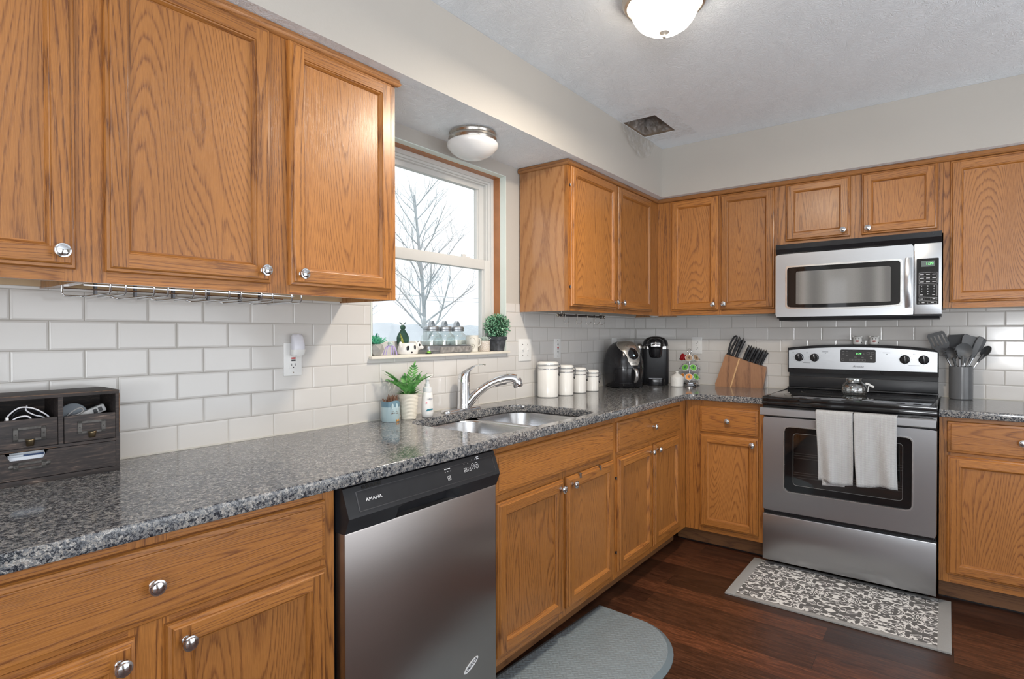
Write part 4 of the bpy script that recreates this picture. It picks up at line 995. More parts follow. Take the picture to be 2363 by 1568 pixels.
# ================================================================== FAUCET
fa = thing('faucet', 'chrome single-lever kitchen faucet behind the sink', 'faucet', (0.062, -1.962, CT))
mb = MB(); pl = rrect(-0.026, 0.026, -0.125, 0.125, 0.025, 8); rings = [[(x*k, y*(1-(1-k)*0.25), z) for x, y in pl] for k, z in ((1, 0), (1, 0.004), (0.92, 0.008), (0.7, 0.0095))]; mb.loft(rings); mb.build('deck_plate', CHROME, fa, M=T(0.005, -0.02, 0.0003), angle=50)
mb = MB(); mb.lathe([(0.0330, 0.006), (0.0310, 0.012), (0.0295, 0.03), (0.0285, 0.10), (0.0290, 0.126)], 32); mb.build('body', CHROME, fa, angle=40)
mb = MB(); rings = []
for k, (z, r, dx, dy) in enumerate(((0.1275, 0.0292, 0, 0), (0.140, 0.0290, 0, 0), (0.155, 0.0275, .001, .001), (0.168, 0.0240, .004, .004), (0.178, 0.0190, .010, .010), (0.190, 0.0140, .020, .022), (0.200, 0.0095, .030, .036), (0.2065, 0.0085, .042, .050), (0.2085, 0.0085, .055, .066), (0.2060, 0.0078, .062, .076), (0.2045, 0.003, .064, .079))):
    zs = 0.62 if k > 5 else 1.0
    rings.append([(dx+r*math.cos(a)*(1 if k < 5 else 0.8), dy+r*math.sin(a)*(1 if k < 5 else .9), z+(r*zs*0.4*math.cos(a-2.2) if k > 4 else 0)) for a in [2*PI*q/24 for q in range(24)]])
mb.loft(rings); mb.build('lever', CHROME, fa, angle=60)
sp = catmull([(0.006, 0.006, 0.020), (0.020, 0.018, 0.036), (0.040, 0.034, 0.066), (0.070, 0.062, 0.100), (0.105, 0.093, 0.126), (0.140, 0.123, 0.140), (0.165, 0.145, 0.143), (0.182, 0.160, 0.138)], 5)
mb = MB(); nn = len(sp); mb.tube(sp, [0.025-0.0070*min(1, i/(nn*0.45))+(0.007*max(0, (i/nn-0.55)/0.45)) for i in range(nn)], 20); spo = mb.build('spout', CHROME, fa, angle=60)
mb = MB(); mb.lathe([(0.0215, 0.012), (0.0235, 0.0), (0.0230, -0.024), (0.0200, -0.028), (0.0, -0.028)], 24, M=T(0.186, 0.1635, 0.130) @ RZ(math.radians(41)) @ RY(math.radians(-16))); mb.build('spray_head', CHROME, fa, angle=40)
mb = MB(); mb.tube(catmull([(0.110, 0.097, 0.108), (0.128, 0.113, 0.119), (0.150, 0.132, 0.121)], 4), [0.006, 0.007, 0.0075, 0.008, 0.0085, 0.008, 0.007, 0.006, 0.004], 10); mb.build('spray_button', DARKMETAL, fa, angle=60)
# small metal stopper on the rim right of the bowls

# ================================================================== THINGS BY THE SINK
def pot_lathe(prof, mat, name='pot', parent=None, n=40, angle=40, M=None):
    mb = MB(); mb.lathe(prof, n, M=M); return mb.build(name, mat, parent, angle=angle)
SOIL = plain('dark_soil', (0.03, 0.022, 0.016), 0.9, var=0.5, nscale=200)
BLUEC = plain('pale_blue_glaze', (0.42, 0.54, 0.57), 0.3, var=0.02); BLUED = plain('slate_blue_glaze', (0.13, 0.23, 0.29), 0.35, var=0.03)
bc = thing('bunny_planter', 'pale blue cup planter with a bunny face, holding dry brown twigs', 'planter', (0.066, -2.402, CT))
pot_lathe([(0.0, 0.0005), (0.034, 0.0005), (0.0365, 0.004), (0.0365, 0.060)], BLUEC, 'cup', bc)
mb = MB(); rings = []
for z, r in ((0.060, 0.0365), (0.078, 0.0368), (0.0785, 0.0335), (0.060, 0.0335)):
    rings.append([(r*math.cos(a), r*math.sin(a), z+(0.006*math.sin(a*1.0+2.2)+0.003*math.cos(3*a) if z > 0.07 else 0)) for a in [2*PI*q/48 for q in range(48)]])
mb.loft(rings, cap0=False, cap1=False); mb.build('rim', BLUED, bc, angle=60)
mb = MB(); mb.lathe([(0.0335, 0.064), (0.0, 0.066)], 24); mb.build('soil', SOIL, bc)
def on_cyl(r, ang, z, dr=0.0004): return T(r*math.cos(ang), r*math.sin(ang), z) @ RZ(ang+PI/2)
cam_ang = math.atan2(-3.9206+2.402, 1.845-0.066)+0.45
mb = MB()
for s in (-1, 1):
    mb.tube([(-s*0+s*0.009+0.003*math.cos(t_), -0.0008, 0.003*math.sin(t_)) for t_ in [PI+PI*k/6 for k in range(7)]], 0.0006, 5, M=on_cyl(0.0365, cam_ang, 0.045))
    for q in (-0.35, 0, 0.35): mb.tube([(s*0.005, -0.001, 0.002), (s*0.015, -0.0002-0.0, 0.002+s*0*q+q*0.008)], 0.0005, 4, M=on_cyl(0.0368, cam_ang, 0.034))
mb.tube([(0.002*math.cos(t_), -0.0006, 0.0015*math.sin(t_)) for t_ in [2*PI*k/8 for k in range(8)]], 0.0005, 4, M=on_cyl(0.0366, cam_ang, 0.037), close=True)
mb.build('face_print', plain('brown_print', (0.12, 0.07, 0.05), 0.5), bc)
mb = MB()
for s in (-1, 1): mb.prism([(s*0.009+0.0045*math.cos(t_), 0.064+0.011*math.sin(t_)) for t_ in [2*PI*k/16 for k in range(16)]], -0.0016, 0.002, M=on_cyl(0.0362, cam_ang, 0.0))
mb.build('bunny_ears', BLUEC, bc)
mb = MB(); mb.prism([(-0.008, 0.002), (-0.008, 0.011), (0, 0.0075), (0.006, 0.011), (0.006, 0.002), (0, 0.005)], -0.0016, 0.0, M=on_cyl(0.0365, cam_ang+0.42, 0)); mb.build('orange_bow', plain('orange_print', (0.65, 0.28, 0.04), 0.5), bc)
random.seed(4); mb = MB()
for k in range(46):
    a = random.uniform(0, 2*PI); r = random.uniform(0.002, 0.027); h = random.uniform(0.022, 0.044); le = random.uniform(0.003, 0.014)
    p0 = Vector((r*math.cos(a), r*math.sin(a), 0.064)); p1 = p0+Vector((le*math.cos(a), le*math.sin(a), h))
    mb.tube([p0, (p0+p1)/2+Vector((random.uniform(-.005, .005), random.uniform(-.005, .005), 0)), p1], [0.0016, 0.0019, 0.0012], 5)
mb.build('dry_twigs', plain('dry_brown', (0.20, 0.10, 0.06), 0.8, var=0.4, nscale=120), bc)

CREAM = plain('cream_ribbed_ceramic', (0.72, 0.67, 0.57), 0.4, var=0.03)
cp_ = thing('potted_plant', 'cream ribbed pot holding a green fern-like plant, left of the soap', 'plant', (0.079, -2.318, CT))
mb = MB(); rings = []
for k in range(23):
    z = 0.002+0.1035*k/22; r = 0.0305+0.0105*(k/22)**0.9+0.0011*math.sin(k*PI*1.0+0)*0
    rings.append([((r+0.0012*math.sin(z*420+2.0*math.sin(a*3)))*math.cos(a), (r+0.0012*math.sin(z*420+2.0*math.sin(a*3)))*math.sin(a), z) for a in [2*PI*q/48 for q in range(48)]])
rings.insert(0, [(0.028*math.cos(a), 0.028*math.sin(a), 0.0003) for a in [2*PI*q/48 for q in range(48)]])
rings += [[(0.0425*math.cos(a), 0.0425*math.sin(a), 0.1065) for a in [2*PI*q/48 for q in range(48)]], [(0.0395*math.cos(a), 0.0395*math.sin(a), 0.1075) for a in [2*PI*q/48 for q in range(48)]], [(0.038*math.cos(a), 0.038*math.sin(a), 0.095) for a in [2*PI*q/48 for q in range(48)]]]
mb.loft(rings, cap1=False); mb.build('pot', CREAM, cp_, angle=60)
mb = MB(); mb.lathe([(0.039, 0.098), (0.0, 0.102)], 24); mb.build('soil', SOIL, cp_)
LEAFG = NT('green_plastic_leaf'); g_ = LEAFG('TexCoord').outputs['Object']; LEAFG.p(Base_Color=LEAFG.ramp(LEAFG.noise(g_, 28, 2), [(0.3, (0.04, 0.17, 0.045)), (0.5, (0.10, 0.33, 0.07)), (0.68, (0.27, 0.56, 0.20))]), Roughness=0.38); LEAFG = LEAFG.mat
random.seed(11); mb = MB()
def leaf(mb, p, d, up, L, W_, curl=0.15, mat=0, n=4):
    d = d.normalized(); side = d.cross(up).normalized(); nn = side.cross(d)
    L_, R_l, M_ = [], [], []
    for k in range(n+1):
        t_ = k/n; w_ = W_*math.sin(PI*(t_*0.92+0.04))**0.8*(1-t_*0.35) if k < n else 0.0002
        c = p+d*L*t_+nn*(-curl*L*t_*t_); L_.append(c-side*w_/2+nn*w_*0.18); R_l.append(c+side*w_/2+nn*w_*0.18); M_.append(c)
    b = L_+M_+R_l; N_ = n+1
    mb.add(b, [(k, k+1, N_+k+1, N_+k) for k in range(n)]+[(N_+k, N_+k+1, 2*N_+k+1, 2*N_+k) for k in range(n)], mat)
def frond(mb, base, az, lean, L, pairs=8, lw=0.011, ll=0.034):
    dirh = Vector((math.cos(az), math.sin(az), 0)); pts = []
    for k in range(pairs+2):
        t_ = k/(pairs+1); pts.append(base+dirh*(lean*L*t_*(0.45+0.8*t_))+Vector((0, 0, L*(t_-0.28*lean*t_*t_))))
    mb.tube(pts, [0.0013*(1-0.7*k/(pairs+1)) for k in range(pairs+2)], 5)
    for k in range(2, pairs+2):
        p = pts[k]; tg = (pts[k]-pts[k-1]).normalized(); sd = tg.cross(dirh if abs(tg.dot(dirh)) < .95 else Vector((0, 0, 1))); sd = sd.normalized() if sd.length > 0 else Vector((1, 0, 0))
        f = math.sin(PI*(k/(pairs+2.2)))**0.6
        for s in (-1, 1): leaf(mb, p, tg*0.75+sd*s*0.9+Vector((0, 0, 0.05)), Vector((0, 0, 1))*0.3+dirh*-0.9, ll*f, lw, 0.12)
    leaf(mb, pts[-1], pts[-1]-pts[-2], -dirh, ll*1.1, lw, 0.1)
for az, lean, L in ((2.0, 0.30, 0.120), (-2.3, 0.55, 0.085), (-1.3, 0.75, 0.075), (-0.3, 0.7, 0.075), (0.6, 0.62, 0.085), (1.2, 0.50, 0.080), (2.6, 0.5, 0.078), (-1.9, 0.55, 0.105), (0.2, 0.35, 0.085), (-2.7, 0.85, 0.08)):
    frond(mb, Vector((0.010*math.cos(az), 0.010*math.sin(az), 0.100)), az, lean, L)
for k in range(26):
    a = random.uniform(0, 2*PI); leaf(mb, Vector((0.012*math.cos(a), 0.012*math.sin(a), 0.100)), Vector((math.cos(a), math.sin(a), random.uniform(0.3, 1.5))), Vector((0, 0, 1)), random.uniform(0.035, 0.055), 0.012, 0.25)
mb.build('foliage', LEAFG, cp_, angle=60)

so = thing('soap_bottle', 'white foaming hand soap bottle left of the faucet', 'soap bottle', (0.095, -2.226, CT), math.radians(20))
mb = MB(); rings = []
for z, rx, ry in ((0.0003, .024, .018), (0.003, .029, .022), (0.02, .0335, .0235), (0.05, .0335, .0235), (0.08, .0300, .0225), (0.095, .0262, .021), (0.103, .0235, .020), (0.106, .020, .018)):
    rings.append([(ry*math.cos(a), rx*math.sin(a), z) for a in [2*PI*q/40 for q in range(40)]])
mb.loft(rings); mb.build('bottle', WHITE, so, angle=60)
pot_lathe([(0.0205, 0.106), (0.0205, 0.118), (0.0185, 0.125), (0.0110, 0.130), (0.0110, 0.140), (0.0070, 0.141), (0.0070, 0.160)], plain('translucent_collar', (0.66, 0.68, 0.70), 0.25, var=0.01), 'pump_collar', so)
mb = MB(); mb.lathe([(0.0105, 0.158), (0.0115, 0.166), (0.0100, 0.176), (0.006, 0.1785), (0.0, 0.179)], 24)
rings = [[(x*0.9, y0_, z) for x, z in ((-.007, h0), (.007, h0), (.006, h1), (-.006, h1))] for y0_, h0, h1 in ((0.0, .166, .1785), (0.020, .168, .1785), (0.040, .172, .1785), (0.046, .174, .1780))]
mb.loft(rings); mb.build('pump_head', WHITE, so, angle=40)
def wrap(cx, rx, ry, ang, z): return T(ry*math.cos(ang)*1.0, rx*math.sin(ang)*1.0, z) @ RZ(ang+PI/2)
TEAL = plain('teal_print', (0.03, 0.18, 0.24), 0.5); BLUEP = plain('navy_print', (0.03, 0.06, 0.15), 0.5); PINKP = plain('pink_print', (0.75, 0.20, 0.25), 0.5)
lbang = math.atan2(-3.92+2.226, 1.845-0.095)-math.radians(20)+0.55
text('Dove', 0.011, BLUEP, so, wrap(0, .0325, .0235, lbang, 0.079) @ T(0, -0.002, 0), 'brand_lettering', shear=0.2)
mb = MB(); mb.prism([(-0.018, 0.028), (0.014, 0.032), (0.014, 0.037), (-0.012, 0.036)], -0.0018, 0.002, M=wrap(0, .0335, .0235, lbang, 0)); mb.build('label_band', TEAL, so)
mb = MB(); mb.prism([(0.004*math.cos(t_), 0.062+0.003*math.sin(t_)) for t_ in [2*PI*k/14 for k in range(14)]], -0.0015, 0.002, M=wrap(0, .033, .0235, lbang-0.55, 0)); mb.build('label_dot', PINKP, so)

# canisters
clab = ['tallest white ceramic canister with wire bail lid', 'second tallest white ceramic canister with wire bail lid', 'second smallest white ceramic canister with wire bail lid', 'smallest white ceramic canister, next to the air fryer']
for (x, y, r, h), lab in zip(((0.080, -1.288, 0.0575, 0.198), (0.108, -1.148, 0.0445, 0.174), (0.106, -0.990, 0.0400, 0.151), (0.118, -0.858, 0.0385, 0.131)), clab):
    c = thing('canister', lab, 'canister', (x, y, CT), 0, 'white ceramic canisters')
    hb = h-0.044
    pot_lathe([(0, 0.0003), (r-0.004, 0.0003), (r, 0.004), (r, hb), (r-0.001, hb+0.002), (r-0.0005, hb+0.003), (r-0.0005, hb+0.018), (r-0.004, hb+0.020), (0, hb+0.020)], CERAMIC, 'jar', c, angle=30)
    pot_lathe([(r-0.002, hb+0.020), (r-0.002, hb+0.0235)], plain('clear_gasket', (0.50, 0.50, 0.50), 0.4), 'gasket', c)
    pot_lathe([(r-0.003, hb+0.0235), (r+0.001, hb+0.0245), (r+0.002, hb+0.030), (r+0.0005, hb+0.037), (r-0.006, hb+0.0425), (r*0.7, hb+0.044), (0, hb+0.0445)], CERAMIC, 'lid', c, angle=40)
    mb = MB(); mb.tube([((r+0.0010)*math.cos(a), (r+0.0010)*math.sin(a), hb+0.0035) for a in [2*PI*q/40 for q in range(40)]], 0.0018, 6, close=True)
    mb.tube([((r+0.0025)*math.cos(a), (r+0.0025)*math.sin(a), hb+0.0275) for a in [2*PI*q/40 for q in range(40)]], 0.0011, 6, close=True); mb.build('wire_band', CHROME, c, angle=60)
    an = math.radians(42)
    ex, ey = math.cos(an), math.sin(an)
    mb = MB()
    for s in (-1, 1):
        px, py = -ey*0.011*s, ex*0.011*s
        mb.tube(catmull([(ex*(r+.002)+px, ey*(r+.002)+py, hb+0.030), (ex*(r+.012)+px, ey*(r+.012)+py, hb+0.018), (ex*(r+.010)+px, ey*(r+.010)+py, hb-0.010), (ex*(r+.005)+px*0.6, ey*(r+.005)+py*0.6, hb-0.028)], 4), 0.0014, 6)
    mb.tube([(ex*(r+.005)-ey*.0066, ey*(r+.005)+ex*.0066, hb-0.028), (ex*(r+.007), ey*(r+.007), hb-0.036), (ex*(r+.005)+ey*.0066, ey*(r+.005)-ex*.0066, hb-0.028)], 0.0030, 6)
    mb.tube([(ex*(r+.001)-ey*.013, ey*(r+.001)+ex*.013, hb+0.004), (ex*(r+.008)-ey*.012, ey*(r+.008)+ex*.012, hb+0.010), (ex*(r+.008)+ey*.012, ey*(r+.008)-ex*.012, hb+0.010), (ex*(r+.001)+ey*.013, ey*(r+.001)-ex*.013, hb+0.004)], 0.0014, 6)
    mb.build('bail_clasp', DARKMETAL, c, angle=60)
    mb = MB(); mb.tube([(-ex*(r+.001), -ey*(r+.001), hb+0.003), (-ex*(r+.007), -ey*(r+.007), hb+0.012), (-ex*(r+.003), -ey*(r+.003), hb+0.028)], 0.0016, 6); mb.build('hinge', DARKMETAL, c, angle=60)

# ================================================================== AIR FRYER
af = thing('air_fryer', 'glossy black air fryer with a silver face and handle, beside the canisters', 'air fryer', (0.150, -0.500, CT), math.radians(58))
FR = [(0.004, 0.105), (0.012, 0.112), (0.030, 0.117), (0.07, 0.1235), (0.12, 0.1255), (0.17, 0.1225), (0.21, 0.114), (0.245, 0.101), (0.272, 0.084), (0.290, 0.062), (0.300, 0.038), (0.303, 0.012)]
def fr_r(z):
    for (z0, r0), (z1, r1) in zip(FR, FR[1:]):
        if z0 <= z <= z1: t_ = (z-z0)/(z1-z0); return r0+(r1-r0)*t_
    return FR[0][1] if z < FR[0][0] else FR[-1][1]
def fr_p(ph, z, off=0.0):   # ph measured from the front (-y)
    r = fr_r(z)+off; s, c = math.sin(ph), math.cos(ph)
    k = (abs(s)**2.4+abs(c)**2.4)**(-1/2.4)
    return Vector((r*k*s*0.97, -r*k*c*1.04, z))
mb = MB(); mb.loft([[fr_p(2*PI*q/72, z) for q in range(72)] for z, r in FR]); mb.build('housing', BLACK, af, angle=60)
mb = MB()
for a in (0.7, 2.4, 3.9, 5.5): mb.lathe([(0.012, 0), (0.012, 0.006)], 12, c=(0.075*math.sin(a), -0.075*math.cos(a), 0))
mb.build('feet', BLACKM, af)
SILV = plain('champagne_silver', (0.50, 0.47, 0.43), 0.28, 0.85)
def wfun(z):
    if z < 0.195: return 0.20+0.18*math.sin(PI/2*min(1, (z-0.145)/0.05))
    return 0.38+1.15*((z-0.195)/0.108)**1.5
mb = MB(); rings = []
zs = [0.145+0.158*k/28 for k in range(29)]
for z in zs: rings.append([fr_p(-wfun(z)+2*wfun(z)*q/20, z, 0.0025) for q in range(21)])
mb.loft(rings, closed=False); fcp = mb.build('face_panel', SILV, af, angle=60, solid=0.003)
def oval(cz, ra, rz, off, n=32, cph=0.0):
    mb = MB(); rings = []
    for f in (1, .8, .6, .4, .2, .01): rings.append([fr_p(cph+f*ra*math.cos(2*PI*k/n), cz+f*rz*math.sin(2*PI*k/n), off) for k in range(n)])
    mb.loft(rings, cap0=False, cap1=False); return mb
def oval_old(cz, ra, rz, off, n=32, cph=0.0):
    pts = [fr_p(cph+ra*math.cos(2*PI*k/n), cz+rz*math.sin(2*PI*k/n), off) for k in range(n)]; c = fr_p(cph, cz, off+0.0005)
    mid_ = [(p*0.5+c*0.5) for p in pts]; mb = MB(); mb.loft([pts, mid_, [c]*n], cap0=False, cap1=False); return mb
mb = oval(0.222, 0.33, 0.036, 0.0045); sc1 = mb.build('display', BLACKGLASS, af, angle=60)
mb = MB(); mb.tube([fr_p(0.345*math.cos(2*PI*k/40), 0.222+0.0375*math.sin(2*PI*k/40), 0.0045) for k in range(40)], 0.0022, 6, close=True); mb.build('display_ring', CHROME, af, angle=60)
mb = oval(0.212, 0.055, 0.006, 0.0065); mb.build('indicator', emis('pale_blue_indicator', (0.65, 0.85, 1.0), 1.3), sc1)
for bod, zz, szz in (('POWER', 0.167, 0.0085), ('AIRFRYER', 0.159, 0.0085)):
    p = fr_p(0, zz, 0.0048); text(bod, szz, PRINTD, fcp, T(p.x, p.y, p.z) @ RX(math.radians(-4)), 'brand_lettering')
mb = MB(); edge = [fr_p(a, 0.128, 0.001) for a in [-1.0+2.0*k/20 for k in range(21)]]+[fr_p(1.05, z, 0.001) for z in (0.120, 0.09, 0.06, 0.045)]+[fr_p(a, 0.035, 0.001) for a in [1.0-2.0*k/20 for k in range(21)]]+[fr_p(-1.05, z, 0.001) for z in (0.045, 0.07, 0.10, 0.120)]
mb.tube(edge, 0.0014, 5, close=True); mb.build('basket_seam', BLACKM, af, angle=60)
mb = MB(); rings = []
for k in range(11):
    t_ = k/10; z = 0.034+0.098*t_; o_ = 0.012+0.026*math.sin(PI*t_)**0.6; y = fr_p(0, z).y-o_; w_ = 0.0115-0.002*(1-t_)
    rings.append([(-w_, y+0.012, z), (-w_, y+0.002, z), (-w_*.7, y-0.002, z), (w_*.7, y-0.002, z), (w_, y+0.002, z), (w_, y+0.012, z)])
mb.loft(rings); mb.build('handle', plain('satin_silver', (0.62, 0.62, 0.63), 0.25, 0.9), af, angle=60)
mb = MB()
for z in (0.040, 0.126): mb.box(-0.010, 0.010, fr_p(0, z).y-0.02, fr_p(0, z).y+0.01, z-0.006, z+0.006, bev=0.002)
mb.build('handle_mount', BLACK, af)

# ================================================================== COFFEE MAKER
kg = thing('coffee_maker', 'black single-cup coffee maker between the air fryer and the white sugar bowl', 'coffee maker', (0.250, -0.215, CT), math.radians(24))
def rbox(x0, x1, y0, y1, zs_, r): return [[(x*k+ (x0+x1)/2*(1-k), y*k+(y0+y1)/2*(1-k), z) for x, y in rrect(x0, x1, y0, y1, r, 6)] for z, k in zs_]
mb = MB(); mb.loft(rbox(-0.088, 0.088, -0.030, 0.110, ((0.003, .96), (0.008, 1), (0.245, 1)), 0.035)); mb.build('rear_body', BLACKM, kg, angle=40)
mb = MB(); mb.loft(rbox(-0.062, 0.062, -0.105, -0.015, ((0.0, .97), (0.004, 1), (0.044, 1), (0.048, 0.98)), 0.045)); mb.build('drip_tray', BLACK, kg, angle=40)
mb = MB()
for k in range(9): mb.box(-0.044, 0.044, -0.092+0.008*k, -0.088+0.008*k, 0.048, 0.0495)
mb.build('tray_grille', DARKMETAL, kg)
mb = MB(); mb.loft(rbox(-0.0885, 0.0885, -0.034, 0.111, ((0.246, 1), (0.262, 1.0), (0.268, 0.99)), 0.036)); mb.build('silver_band', plain('satin_band', (0.55, 0.54, 0.53), 0.25, 1.0), kg, angle=40)
mb = MB(); mb.loft([[(x*k, 0.035+(y-0.035)*k, z) for x, y in rrect(-0.086, 0.086, -0.040, 0.108, 0.045, 8)] for z, k in ((0.266, 1.0), (0.290, .96), (0.308, .86), (0.322, .66), (0.330, .40), (0.333, .12))]); mb.build('lid', BLACK, kg, angle=60)
mb = MB(); mb.lathe([(0.0, 0.186), (0.030, 0.188), (0.037, 0.193), (0.043, 0.215), (0.046, 0.245), (0.048, 0.262), (0.056, 0.268), (0.058, 0.290), (0.050, 0.306), (0.030, 0.318), (0, 0.322)], 36, c=(0, -0.058, 0)); mb.build('brew_head', BLACK, kg, angle=50)
mb = MB(); pts = [(0.060*math.sin(a), -0.058-0.064*math.cos(a), 0.274+0.004*math.cos(a)) for a in [-1.5+3.0*k/20 for k in range(21)]]; mb.tube(pts, [0.004]+[0.0065]*19+[0.004], 10); hd_ = mb.build('handle', plain('black_chrome', (0.25, 0.25, 0.26), 0.12, 1.0), kg, angle=60)
mb = MB(); mb.loft([[(x, -0.122+0.0*k, z) for x, z in rrect(-0.030, 0.030, 0.262, 0.290, 0.006)] , [(x, -0.112, z) for x, z in rrect(-0.034, 0.034, 0.260, 0.292, 0.006)]]); mb.build('badge', BLACK, kg)
text('KEURIG', 0.0125, PRINTW, kg, T(0, -0.1228, 0.283), 'brand_lettering', bold=0.0003)
mb = MB(); mb.box(-0.026, 0.026, -0.1235, -0.1220, 0.266, 0.2745, bev=0.0005); mb.build('badge_bar', CHROME, kg)

mb = MB(); mb.loft([[(x, y, z) for x, y in rrect(-0.128, -0.0900, -0.030, 0.095, 0.014, 5)] for z in (0.004, 0.250)]); mb.build('water_reservoir', plain('smoky_reservoir', (0.035, 0.037, 0.042), 0.12), kg, angle=40)
mb = MB(); mb.loft([[(-0.109+(x+0.109)*k, 0.033+(y-0.033)*k, z) for x, y in rrect(-0.130, -0.0885, -0.034, 0.098, 0.016, 5)] for z, k in ((0.2505, 1), (0.266, 1), (0.274, .9), (0.282, .55))]); mb.build('reservoir_lid', plain('satin_lid', (0.42, 0.41, 0.40), 0.3, 1.0), kg, angle=40)
# ================================================================== SUGAR BOWL
su = thing('sugar_bowl', 'small white lidded sugar bowl with a textured surface', 'sugar bowl', (0.421, -0.262, CT))
TEXC = plain('embossed_white_ceramic', (0.78, 0.77, 0.74), 0.18, var=0.01, bump=0.0015, bscale=90)
pot_lathe([(0, 0.0003), (0.038, 0.0003), (0.0415, 0.004), (0.0425, 0.030), (0.0435, 0.062), (0.0415, 0.064), (0.040, 0.060)], TEXC, 'bowl', su)
pot_lathe([(0.040, 0.0625), (0.0405, 0.0655), (0.034, 0.072), (0.022, 0.080), (0.008, 0.086), (0.006, 0.090), (0.0095, 0.095), (0.0085, 0.100), (0.0, 0.102)], TEXC, 'lid', su)

# ================================================================== POD CAROUSEL
CX, CY = 0.452, -0.118
pc = thing('pod_carousel', 'chrome wire coffee pod carousel with a loop handle', 'pod holder', (CX, CY, CT))
mb = MB(); mb.lathe([(0, 0.0003), (0.066, 0.0003), (0.068, 0.004), (0.066, 0.010), (0.052, 0.013), (0.050, 0.020), (0.030, 0.023), (0, 0.024)], 40); mb.build('base', CHROME, pc, angle=30)
mb = MB(); mb.tube([(0, 0, 0.02), (0, 0, 0.215)], 0.0032, 10); mb.tube([(0.013*math.sin(a), 0.0, 0.230-0.017*math.cos(a)) for a in [2*PI*k/20 for k in range(20)]], 0.0022, 8, close=True); mb.build('center_post', CHROME, pc, angle=60)
tiers = (0.060, 0.123, 0.188)
for ti, z in enumerate(tiers):
    mb = MB(); mb.tube([(0.020*math.cos(a), 0.020*math.sin(a), z-0.012) for a in [2*PI*k/24 for k in range(24)]], 0.0014, 6, close=True); mb.build('tier_ring', CHROME, pc, angle=60)
POD = plain('white_pod_cup', (0.72, 0.72, 0.72), 0.35, var=0.01)
podc = {'red': ((0.42, 0.012, 0.018), (0.62, 0.10, 0.10)), 'brown': ((0.36, 0.25, 0.16), (0.10, 0.06, 0.04)), 'green': ((0.16, 0.45, 0.08), (0.05, 0.16, 0.10)), 'orange': ((0.80, 0.30, 0.05), (0.12, 0.12, 0.14))}
podm = {k: (plain(k+'_pod_lid', v[0], 0.4, var=0.12, nscale=150), plain(k+'_pod_mark', v[1], 0.4)) for k, v in podc.items()}
podlab = {(2, 0): ('red', 'red-topped coffee pod at the upper left of the carousel'), (2, 1): ('brown', 'tan-topped coffee pod in the middle of the top tier'), (2, 2): ('brown', 'tan-topped coffee pod at the right of the top tier'),
          (1, 0): ('green', 'green-topped coffee pod at the left of the middle tier'), (1, 1): ('green', 'green-topped coffee pod at the right of the middle tier'),
          (0, 0): ('orange', 'orange-topped coffee pod half behind the sugar bowl'), (0, 1): ('orange', 'orange-topped coffee pod in the middle of the bottom tier'), (0, 2): ('green', 'green-topped coffee pod at the right of the bottom tier')}
view = math.atan2(-3.92-CY, 1.845-CX)
slots = {2: (-0.95, -0.05, 0.78), 1: (-0.48, 0.42), 0: (-0.95, -0.05, 0.80)}
for ti, z in enumerate(tiers):
    for si, da in enumerate(slots[ti]):
        a = view+da*1.05; col, lab = podlab[(ti, si)]
        tilt = math.radians(64)
        M_ = T(CX+0.058*math.cos(a), CY+0.058*math.sin(a), CT+z) @ RZ(a) @ RY(tilt)
        if ti == 2 and si == 0: M_ = T(CX+0.056*math.cos(a), CY+0.056*math.sin(a), CT+z+0.004) @ RZ(a) @ RY(math.radians(78))
        po = thing('coffee_pod', lab, 'coffee pod', group='coffee pods on the carousel'); po.matrix_world = M_
        mb = MB(); mb.lathe([(0, -0.030), (0.0165, -0.030), (0.0180, -0.028), (0.0205, -0.002), (0.0245, -0.001), (0.0245, 0.0005), (0.022, 0.0006)], 24); mb.build('cup', podm['red'][0] if col == 'red' else POD, po, angle=30)
        mb = MB(); mb.lathe([(0.0222, 0.0004), (0.0215, 0.0014), (0, 0.0014)], 24); li = mb.build('foil_lid', podm[col][0], po)
        mb = MB(); mb.prism([(0.009*math.cos(t_)*(1+0.3*math.sin(3*t_)), 0.006*math.sin(t_)) for t_ in [2*PI*k/18 for k in range(18)]], 0.0013, 0.0018, plane='xy'); mb.build('lid_print', podm[col][1], li)
        Z = M_.translation
        w1 = MB(); rim = [M_ @ Vector((0.0235*math.cos(t_), 0.0235*math.sin(t_), -0.003)) for t_ in [2*PI*k/20 for k in range(20)]]
        w1.tube([p-Vector((CX, CY, CT)) for p in rim], 0.0012, 6, close=True)
        b0 = Vector((0.019*math.cos(a), 0.019*math.sin(a), z-0.012)); inn = min(rim, key=lambda p: (p-Vector((CX, CY, p.z))).length)-Vector((CX, CY, CT))
        w1.tube([b0, b0*0.5+inn*0.5+Vector((0, 0, -0.004)), inn], 0.0012, 6); w1.build('wire_ring', CHROME, pc, angle=60)
    for a in [view+PI+0.9*q for q in (-1.6, -0.8, 0, 0.8, 1.6)]:
        w1 = MB(); c0 = Vector((0.056*math.cos(a), 0.056*math.sin(a), z)); Mq = T(*c0) @ RZ(a) @ RY(math.radians(52))
        w1.tube([Mq @ Vector((0.0235*math.cos(t_), 0.0235*math.sin(t_), 0)) for t_ in [2*PI*k/20 for k in range(20)]], 0.0012, 6, close=True)
        w1.tube([Vector((0.019*math.cos(a), 0.019*math.sin(a), z-0.012)), c0*0.7+Vector((0, 0, z*0.3-0.004))], 0.0012, 6); w1.build('wire_ring', CHROME, pc, angle=60)

